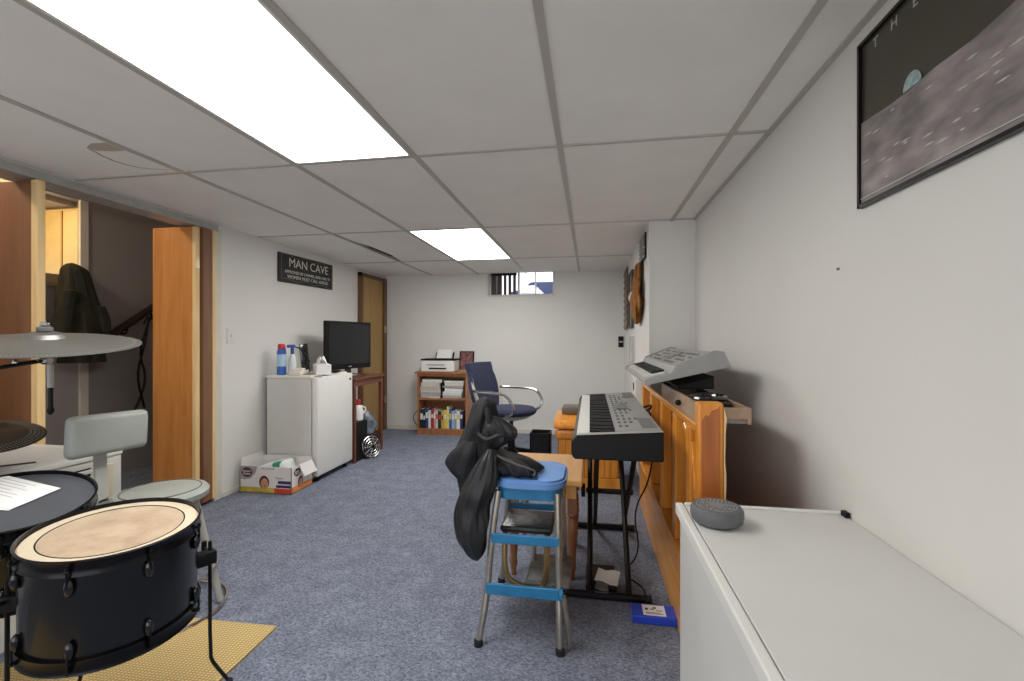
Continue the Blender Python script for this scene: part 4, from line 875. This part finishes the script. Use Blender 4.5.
m_ = MB(); m_.prism([(1.166 + .030 * math.cos(a * .2244), 1.719 + .034 * math.sin(a * .2244)) for a in range(0, 15)], 'x', xx + .0052, xx + .0059); m_.build('planet_print', mat('pale_blue_print', (150, 170, 172), .4, var=.35, scale=60), po, smooth=False)
m_ = MB()
rr_ = random.Random(3)
for k in range(40):
    y = rr_.uniform(.5, 1.36); z = pz0 + .03 + rr_.random() * .17; l = rr_.uniform(.008, .02)
    m_.prism([(y - l, z), (y, z - .0022), (y + l, z), (y, z + .0022)], 'x', xx + .0054, xx + .0058)
m_.build('crater_marks', mat('pale_grey_print', (196, 188, 184), .5), po, smooth=False)
m_ = MB()
for c_, y in (('T', 1.303), ('H', 1.231), ('E', 1.159)):
    add_text(m_, c_, .036, frame_m((xx + .0072, y, 1.905), (0, -1, 0), (0, 0, 1)), ext=.0006)
m_.build('lettering', mat('poster_lettering', (176, 172, 160), .5), po, smooth=False)
MB().box(xx + .004, xx + .0046, py0 + w, py1 - w, pz0 + w + .012, pz0 + w + .0145).build('border_line', mat('pale_line', (196, 192, 186), .4), po, smooth=False)
for (y, z) in ((1.62, 1.34), (1.64, 1.33)):
    pass
nl = tag(MB().lathe([(0, 0), (.004, 0), (.004, .006), (0, .007)], n=10, m=Matrix.Translation((XR, 1.49, 1.36)) @ Matrix.Rotation(R(-90), 4, 'Y')).build('wall_nail', mat('dull_nail', (150, 146, 140), .4, metal=.6)), 'small nail head in the right wall left of the poster', 'nail')

# ------------------------------------------------------------------ white cabinet with puck speaker
cx0, cx1, cy0, cy1, cz = .258, XR - .003, .12, 1.475, .655
wc = thing('white_cabinet', 'long low white cabinet along the right wall in the foreground', 'cabinet', ((cx0 + cx1) / 2, .8, 0))
CABW = mat('cabinet_white', (214, 213, 209), .38, var=.015)
MB().box(cx0 + .012, cx1, cy0, cy1 - .01, .0, cz - .035, bev=.003).build('body', CABW, wc, smooth=False)
MB().box(cx0, cx0 + .022, cy0 - .005, cy1, cz - .034, cz, bev=.004).build('rim', WHITE, wc, smooth=False)
MB().box(cx0 + .025, cx1, cy0 - .005, cy1 - .022, cz - .034, cz - .003, bev=.002).build('top_panel', CABW, wc, smooth=False)
MB().box(cx0 + .025, cx1, cy1 - .019, cy1, cz - .034, cz + .002, bev=.004).build('back_rim', WHITE, wc, smooth=False)
MB().box(cx1 - .012, cx1, cy1 - .05, cy1 - .025, cz - .002, cz + .012).build('hinge_cover', BLACK, wc, smooth=False)
pu = thing('smart_speaker', 'round grey speaker puck with perforated top on the white cabinet', 'speaker', (.343, 1.33, cz))
GP = mat('grey_fabric_plastic', (98, 99, 101), .6, var=.08, scale=60)
pc = (.342, 1.335, cz + .0005)
MB().lathe([(0, 0), (.058, 0), (.065, .006), (.068, .02), (.067, .036), (.062, .043), (.054, .044), (.0535, .041), (0, .041)], pc, n=48).build('body', GP, pu)
MB().lathe([(0, .0412), (.053, .0412), (.053, .0445), (0, .0455)], pc, n=48).build('top_grille', mat('lighter_grey', (128, 129, 130), .45, var=.1, scale=80), pu)
m_ = MB()
for ring_, cnt in ((.046, 28), (.038, 23), (.030, 18), (.022, 13)):
    for k in range(cnt):
        a = 2 * math.pi * k / cnt
        if (k * 7) % 5 == 0: continue
        m_.lathe([(.0019, 0), (.0019, .0008)], (pc[0] + ring_ * math.cos(a), pc[1] + ring_ * math.sin(a), pc[2] + .0449), n=6)
m_.build('perforation', BLACK, pu, smooth=False)

# ------------------------------------------------------------------ drum kit
def drum_matrix(c, tx, ty):
    n = Vector((tx, ty, 1)).normalized()
    q = Vector((0, 0, 1)).rotation_difference(n)
    return Matrix.Translation(c) @ q.to_matrix().to_4x4()
def rugm():
    m = bpy.data.materials.new('woven_mat'); m.use_nodes = True; nt = m.node_tree; n = nt.nodes; b = n['Principled BSDF']
    tc = n.new('ShaderNodeTexCoord'); w1 = n.new('ShaderNodeTexWave'); w1.inputs['Scale'].default_value = 22; w1.inputs['Distortion'].default_value = 1.5; w1.inputs['Detail'].default_value = 2
    w2 = n.new('ShaderNodeTexWave'); w2.bands_direction = 'Y'; w2.inputs['Scale'].default_value = 30; w2.inputs['Distortion'].default_value = 1.5
    nt.links.new(tc.outputs['Object'], w1.inputs[0]); nt.links.new(tc.outputs['Object'], w2.inputs[0])
    mx = n.new('ShaderNodeMath'); mx.operation = 'MULTIPLY'; nt.links.new(w1.outputs['Fac'], mx.inputs[0]); nt.links.new(w2.outputs['Fac'], mx.inputs[1])
    cr = n.new('ShaderNodeValToRGB'); cr.color_ramp.elements[0].color = rgb((176, 146, 88)); cr.color_ramp.elements[1].color = rgb((224, 200, 146)); cr.color_ramp.elements[1].position = .7
    nt.links.new(mx.outputs[0], cr.inputs[0]); nt.links.new(cr.outputs[0], b.inputs['Base Color']); b.inputs['Roughness'].default_value = .9
    bp = n.new('ShaderNodeBump'); bp.inputs['Strength'].default_value = .5; bp.inputs['Distance'].default_value = .004; nt.links.new(mx.outputs[0], bp.inputs['Height']); nt.links.new(bp.outputs[0], b.inputs['Normal'])
    return m
tag(MB().prism([(-2.05, .3), (-1.205, .3), (-1.235, 1.655), (-2.05, 1.64)], 'z', .0005, .009).build('woven_mat', rugm(), smooth=False), 'tan woven mat under the drum kit', 'mat')
HEADM = None
def head_mat(name, c1, c2, scale=5):
    m = bpy.data.materials.new(name); m.use_nodes = True; nt = m.node_tree; n = nt.nodes; b = n['Principled BSDF']
    tc = n.new('ShaderNodeTexCoord'); a = n.new('ShaderNodeTexNoise'); a.inputs['Scale'].default_value = scale; a.inputs['Detail'].default_value = 8; a.inputs['Roughness'].default_value = .65
    nt.links.new(tc.outputs['Object'], a.inputs['Vector'])
    cr = n.new('ShaderNodeValToRGB'); cr.color_ramp.elements[0].position = .33; cr.color_ramp.elements[1].position = .66
    cr.color_ramp.elements[0].color = rgb(c1); cr.color_ramp.elements[1].color = rgb(c2)
    nt.links.new(a.outputs['Fac'], cr.inputs[0]); nt.links.new(cr.outputs[0], b.inputs['Base Color']); b.inputs['Roughness'].default_value = .45
    return m
SHELL = mat('black_drum_shell', (7, 7, 9), .25, var=.2, coat=.25)
HOOP = mat('black_hoop', (24, 24, 27), .25, metal=.6, var=.1)
def drum(name, label, c, tx, ty, Rr, h, headm, legs, zfloor=.0095, lugs=8, la=0.2, rimm=None):
    t = thing(name, label, 'drum', (c[0], c[1], 0))
    M = drum_matrix(c, tx, ty)
    MB().lathe([(Rr * .97, -.012), (Rr * .97, -h + .012)], n=56, m=M).build('shell', SHELL, t)
    MB().lathe([(Rr * .985, -.006), (Rr * .97, -.001), (Rr * .955, .0), (0, .0)], n=56, m=M, cap=False).build('batter_head', headm, t)
    if rimm:
        MB().ring((0, 0, .0005), Rr * .80, .0018, n=56, m=M, k=5).build('printed_ring', BLACK, t)
        MB().lathe([(Rr * .955, .0008), (Rr * .81, .0008)], n=56, m=M, cap=False).build('head_border', rimm, t)
    for z in (0, -h):
        s = 1 if z == 0 else -1
        MB().lathe([(Rr * .975, z - .028 * s), (Rr * 1.015, z - .028 * s), (Rr * 1.0, z - .022 * s), (Rr * 1.0, z + .006 * s), (Rr * 1.012, z + .010 * s), (Rr * .985, z + .012 * s), (Rr * .98, z)], n=56, m=M, cap=False).build('hoop', HOOP, t)
    for k in range(lugs):
        a = la + 2 * math.pi * k / lugs; ca, sa = math.cos(a), math.sin(a)
        for s in (0, 1):
            zz = -.055 if s == 0 else -h + .055
            lg = MB().ball((Rr * 1.0 * ca, Rr * 1.0 * sa, zz), .011, .011, .024, m=M, n=12).build('lug', BLACKG, t)
            ze = -.008 if s == 0 else -h + .008
            MB().tube([(Rr * 1.04 * ca, Rr * 1.04 * sa, zz), (Rr * 1.04 * ca, Rr * 1.04 * sa, ze)], .003, n=6, m=M).box(Rr * .99, Rr * 1.06, -.006, .006, ze - .006, ze, bev=.002, m=M @ Matrix.Rotation(a, 4, 'Z')).lathe([(.0045, 0), (.0045, .008), (0, .010)] if s == 0 else [(.0045, 0), (.0045, -.008), (0, -.010)], (Rr * 1.04 * ca, Rr * 1.04 * sa, ze), n=6, m=M).build('tension_rod', HOOP, lg)
    for (a, top, ex, ey) in legs:
        ca, sa = math.cos(a), math.sin(a); q = Rr + .038
        px, py = c[0] + q * ca, c[1] + q * sa
        zb = c[2] - h * .62
        lg = MB().tube([(px, py, top), (px, py, .115), (px + ex * .2, py + ey * .2, .085), (px + ex, py + ey, zfloor + .012)], .0055, n=8, smooth=1).build('leg', BLACK, t)
        MB().ball((px + ex, py + ey, zfloor + .012), .011).build('rubber_foot', RUBBER, lg)
        bk = MB().box(Rr * .96 - 0, q + .016, -.02, .02, zb - .022, zb + .022, bev=.007, m=T(c[0], c[1], 0, a)).build('leg_bracket', BLACK, t)
        MB().tube([(px, py, zb), (px - sa * .05, py + ca * .05, zb + .018)], .006, n=8).tube([(px - sa * .05 - .0, py + ca * .05, zb + .0), (px - sa * .05, py + ca * .05, zb + .036)], .008, n=8).build('wing_screw', BLACK, bk)
    return t
drum('floor_tom', 'black tom drum with a worn cream head in the foreground', (-1.346, 1.114, .608), .052, -.044, .2025, .272, head_mat('worn_cream_head', (166, 140, 116), (200, 180, 154), 7), [(R(62), .49, .055, .02), (R(208), .50, -.05, -.03), (R(160), .50, -.05, .02)], lugs=8, la=R(-20), rimm=head_mat('cream_head_border', (200, 184, 158), (214, 200, 176), 12))
drum('rack_tom', 'black drum with a dark grey head and papers on it', (-1.765, 1.15, .647), .20, -.13, .193, .25, mat('dark_grey_head', (78, 80, 86), .4, var=.06), [(R(190), .5, -.03, -.03), (R(280), .5, 0, -.04), (R(60), .5, .02, .03)], lugs=6, la=R(20))
# papers on the second drum
Md = drum_matrix((-1.765, 1.15, .647), .20, -.13)
for k, (a, dx, dy, lb) in enumerate(((4, -.07, .03, 'white sheet of drum notes lying on top on the dark drum head'), (14, -.08, .005, 'second white sheet under the drum notes on the dark drum head'))):
    pm2 = Md @ Matrix.Translation((dx, dy, .004 - .0022 * k)) @ Matrix.Rotation(R(a), 4, 'Z')
    t = thing('paper_sheet', lb, 'paper', tuple(pm2.translation), 'papers on the dark drum')
    MB().box(-.105, .105, -.07, .07, 0, .0012, m=pm2).build('sheet', PAPER, t, smooth=False)
    if k == 0:
        m_ = MB()
        for q in range(8):
            m_.box(-.085, -.085 + .05 + .11 * rr_.random(), .052 - q * .015, .0532 - q * .015, .0013, .0016, m=pm2)
        m_.build('printed_lines', mat('grey_ink', (120, 122, 128), .6), t, smooth=False)
# cymbals
def cym_mat(name, c, rough):
    m = mat(name, c, rough, metal=.7, var=.12, scale=4)
    nt = m.node_tree; n = nt.nodes; b = n['Principled BSDF']
    tc = n.new('ShaderNodeTexCoord'); w = n.new('ShaderNodeTexWave'); w.wave_type = 'RINGS'; w.rings_direction = 'Z'; w.inputs['Scale'].default_value = 60; w.inputs['Distortion'].default_value = .5
    nt.links.new(tc.outputs['Object'], w.inputs[0]); bp = n.new('ShaderNodeBump'); bp.inputs['Strength'].default_value = .15; bp.inputs['Distance'].default_value = .001
    nt.links.new(w.outputs['Fac'], bp.inputs['Height']); nt.links.new(bp.outputs[0], b.inputs['Normal'])
    return m
def cymbal(label, c, tx, ty, Rr, cm, holes, holes_m):
    t = thing('cymbal', label, 'cymbal', c)
    M = drum_matrix(c, tx, ty)
    MB().lathe([(Rr, -.012), (Rr * .6, 0), (Rr * .22, .010), (Rr * .18, .024), (Rr * .08, .032), (.006, .033), (.006, .031), (Rr * .08, .030), (Rr * .175, .022), (Rr * .215, .008), (Rr * .6, -.002), (Rr, -.0135)], n=64, m=M, cap=False).build('bow', cm, t)
    m_ = MB()
    for rg in holes:
        cnt = int(2 * math.pi * rg * Rr / .011)
        for k in range(cnt):
            a = 2 * math.pi * k / cnt
            zz = -.012 * ((rg - .6) / .4) + .0004
            m_.box(-.0028, .0028, -.0016, .0016, zz, zz + .0006, m=M @ Matrix.Rotation(a, 4, 'Z') @ Matrix.Translation((rg * Rr, 0, 0)))
    m_.build('perforation', holes_m, t, smooth=False)
    return t, M
SC = cym_mat('steel_grey_cymbal', (128, 127, 122), .45)
rt, RM = cymbal('large silver cymbal at the upper left over the drums', (-1.86, 1.30, 1.150), .11, -.115, .262, SC, (.92,), mat('cymbal_dot', (176, 176, 172), .4, metal=.5))
ht, HM = cymbal('dark low-volume cymbal at the left edge below the silver one', (-2.217, 1.332, .807), .20, -.09, .185, mat('dark_cymbal', (42, 42, 42), .4, metal=.5), (.94, .88, .82, .76), mat('cymbal_dot2', (150, 150, 146), .4, metal=.5))
cs = thing('cymbal_stand', 'chrome and black boom stand holding the large silver cymbal', 'cymbal stand', (-2.0, .75, 0))
cc = Vector((-1.86, 1.30, 1.150))
n_ = (RM.to_3x3() @ Vector((0, 0, 1)))
MB().tube([cc - n_ * .07, cc + n_ * .065], .0045, n=8).build('rod', CHROME, cs)
MB().lathe([(.006, .034), (.022, .035), (.022, .046), (.010, .05), (.006, .05)], n=16, m=RM).build('felt', mat('grey_felt', (96, 96, 94), .9), cs)
MB().box(-.016, .016, -.006, .006, .05, .064, bev=.004, m=RM).build('wing_nut', CHROME, cs)
j = cc - n_ * .07
MB().lathe([(.012, -.018), (.015, -.01), (.015, .01), (.012, .018)], n=12, m=Matrix.Translation(j) @ Matrix.Rotation(R(90), 4, 'Y')).tube([j + Vector((.0, -.02, 0)), j + Vector((-.05, -.045, -.008))], .006, n=8).ball(tuple(j + Vector((-.055, -.05, -.008))), .012, .007, .014).build('tilter', CHROME, cs)
elbow = Vector((-1.98, .76, .99))
MB().tube([j, elbow], .0065, n=10).build('boom_arm', BLACK, cs)
MB().tube([(elbow.x, elbow.y, .62), (elbow.x, elbow.y, 1.0)], .010, n=12).build('upper_tube', CHROME, cs)
MB().tube([(elbow.x, elbow.y, .12), (elbow.x, elbow.y, .66)], .014, n=12).build('lower_tube', CHROME, cs)
for a in (20, 140, 260):
    ca, sa = math.cos(R(a)), math.sin(R(a))
    MB().tube([(elbow.x, elbow.y, .42), (elbow.x + .2 * ca, elbow.y + .2 * sa, .022)], .008, n=8).tube([(elbow.x, elbow.y, .14), (elbow.x + .12 * ca, elbow.y + .12 * sa, .19)], .006, n=8).build('leg', CHROME, cs)
st2 = thing('hanging_tube', 'short grey tube hanging below the silver cymbal with a black tip', 'tube', (-1.86, 1.31, .87))
MB().tube([tuple(j + Vector((0, .012, -.015))), (j.x + .0, j.y + .014, .985)], .009, n=12).build('tube', GREYM, st2)
MB().tube([(j.x, j.y + .014, .985), (j.x, j.y + .014, .90)], .007, n=12).ball((j.x, j.y + .014, .905), .010, .010, .016).build('tip', BLACK, st2)
hs = thing('hi_hat_stand', 'thin chrome stand under the dark cymbal', 'cymbal stand', (-2.07, 1.29, 0))
hc = Vector((-2.217, 1.332, .807))
MB().tube([hc + Vector((0, 0, .05)), hc - Vector((0, 0, .15))], .004, n=8).build('rod', CHROME, hs)
MB().lathe([(.005, .034), (.018, .035), (.018, .045), (.005, .05)], n=14, m=HM).build('felt', mat('grey_felt', (96, 96, 94), .9), hs)
MB().tube([hc - Vector((0, 0, .15)), hc - Vector((0, 0, .151))], .016, n=12).lathe([(.06, 0), (.055, .006), (.012, .01)], (hc.x, hc.y, .656), n=20).build('base', CHROME, hs)
tag(MB().tube([(-2.42, 1.25, .662), (-2.19, 1.50, .662)], .005, r2=.003, n=8).build('drum_stick', mat('dark_stick', (70, 62, 54), .6)), 'dark drumstick lying on the white unit', 'drumstick')

# ------------------------------------------------------------------ white louvred unit
ux0, ux1, uy0, uy1, uz = -2.64, -2.13, 1.16, 1.79, .655
un = thing('dehumidifier', 'white louvred appliance standing behind the drums', 'appliance', ((ux0 + ux1) / 2, (uy0 + uy1) / 2, 0))
MB().box(ux0, ux1, uy0, uy1, .0, uz - .03, bev=.004).build('body', WHITE2, un, smooth=False)
MB().box(ux0, ux1 + .006, uy0 - .004, uy1 + .004, uz - .028, uz, bev=.008).build('top', WHITE, un, smooth=False)
MB().box(ux0 + .05, ux1 - .05, uy0 + .06, uy1 - .06, uz + .0002, uz + .004, bev=.002).build('lid_panel', WHITE2, un, smooth=False)
MB().box(ux1 + .0005, ux1 + .003, 1.36, 1.655, .40, .60).build('louvre_recess', BLACK, un, smooth=False)
for k in range(7): MB().prism([(ux1 + .003, .402 + k * .03), (ux1 + .012, .398 + k * .03), (ux1 + .012, .408 + k * .03), (ux1 + .003, .414 + k * .03)], 'y', 1.36, 1.655).build('louvre', WHITE2, un, smooth=False)
MB().box(ux1 + .003, ux1 + .013, 1.50, 1.51, .40, .60).build('louvre_divider', WHITE2, un, smooth=False)
MB().box(ux1 + .001, ux1 + .012, 1.715, 1.745, .05, .60, bev=.003).build('corner_strip', mat('cream_strip', (226, 220, 190), .5), un, smooth=False)

# ------------------------------------------------------------------ grey stool with back
GV = mat('grey_vinyl', (156, 160, 154), .4, var=.04, scale=10)
gx, gy, gz = -1.785, 1.67, .52
gs = thing('drum_stool', 'grey vinyl stool with a padded backrest behind the drums', 'stool', (gx, gy, 0))
MB().lathe([(0, -.05), (.15, -.05), (.168, -.035), (.17, -.015), (.160, -.002), (.13, .002), (0, .005)], (gx, gy, gz), n=48).build('seat', GV, gs)
MB().ring((gx, gy, gz + .001), .140, .0025, n=48, k=6).build('piping', mat('dark_piping', (70, 72, 70), .5), gs)
MB().box(-.16, .16, -.027, .027, -.08, .08, bev=.024, seg=4, m=Matrix.Translation((-1.90, 1.548, .78)) @ Matrix.Rotation(R(90 + 4), 4, 'Z') @ Matrix.Rotation(R(3), 4, 'Y')).build('backrest', GV, gs)
MB().tube([(-1.9 + .03 * 0 + .028 * math.cos(0), 1.548, .7)] * 1 + [(-1.89, 1.548, .7)], .001, n=4) if False else None
MB().prism([(1.522, .50), (1.512, .76), (1.562, .76), (1.572, .50)], 'x', -1.938, -1.930, bev=.002).build('back_upright', mat('pale_grey_metal', (186, 188, 182), .4), gs, smooth=False)
MB().box(-1.935, -1.80, 1.53, 1.57, .456, .468).box(-1.935, -1.93, 1.53, 1.57, .458, .51).build('back_bracket', GREYM, gs, smooth=False)
for a in (40, 130, 220, 310):
    ca, sa = math.cos(R(a - 10)), math.sin(R(a - 10))
    MB().tube([(gx + .12 * ca, gy + .12 * sa, gz - .05), (gx + .215 * ca, gy + .215 * sa, .008)], .013, n=10).build('leg', GREYM, gs)
MB().ring((gx, gy, .014), .232, .007, n=48).build('floor_ring', CHROME, gs)
MB().ring((gx, gy, .16), .195, .007, n=48).build('foot_ring', CHROME, gs)
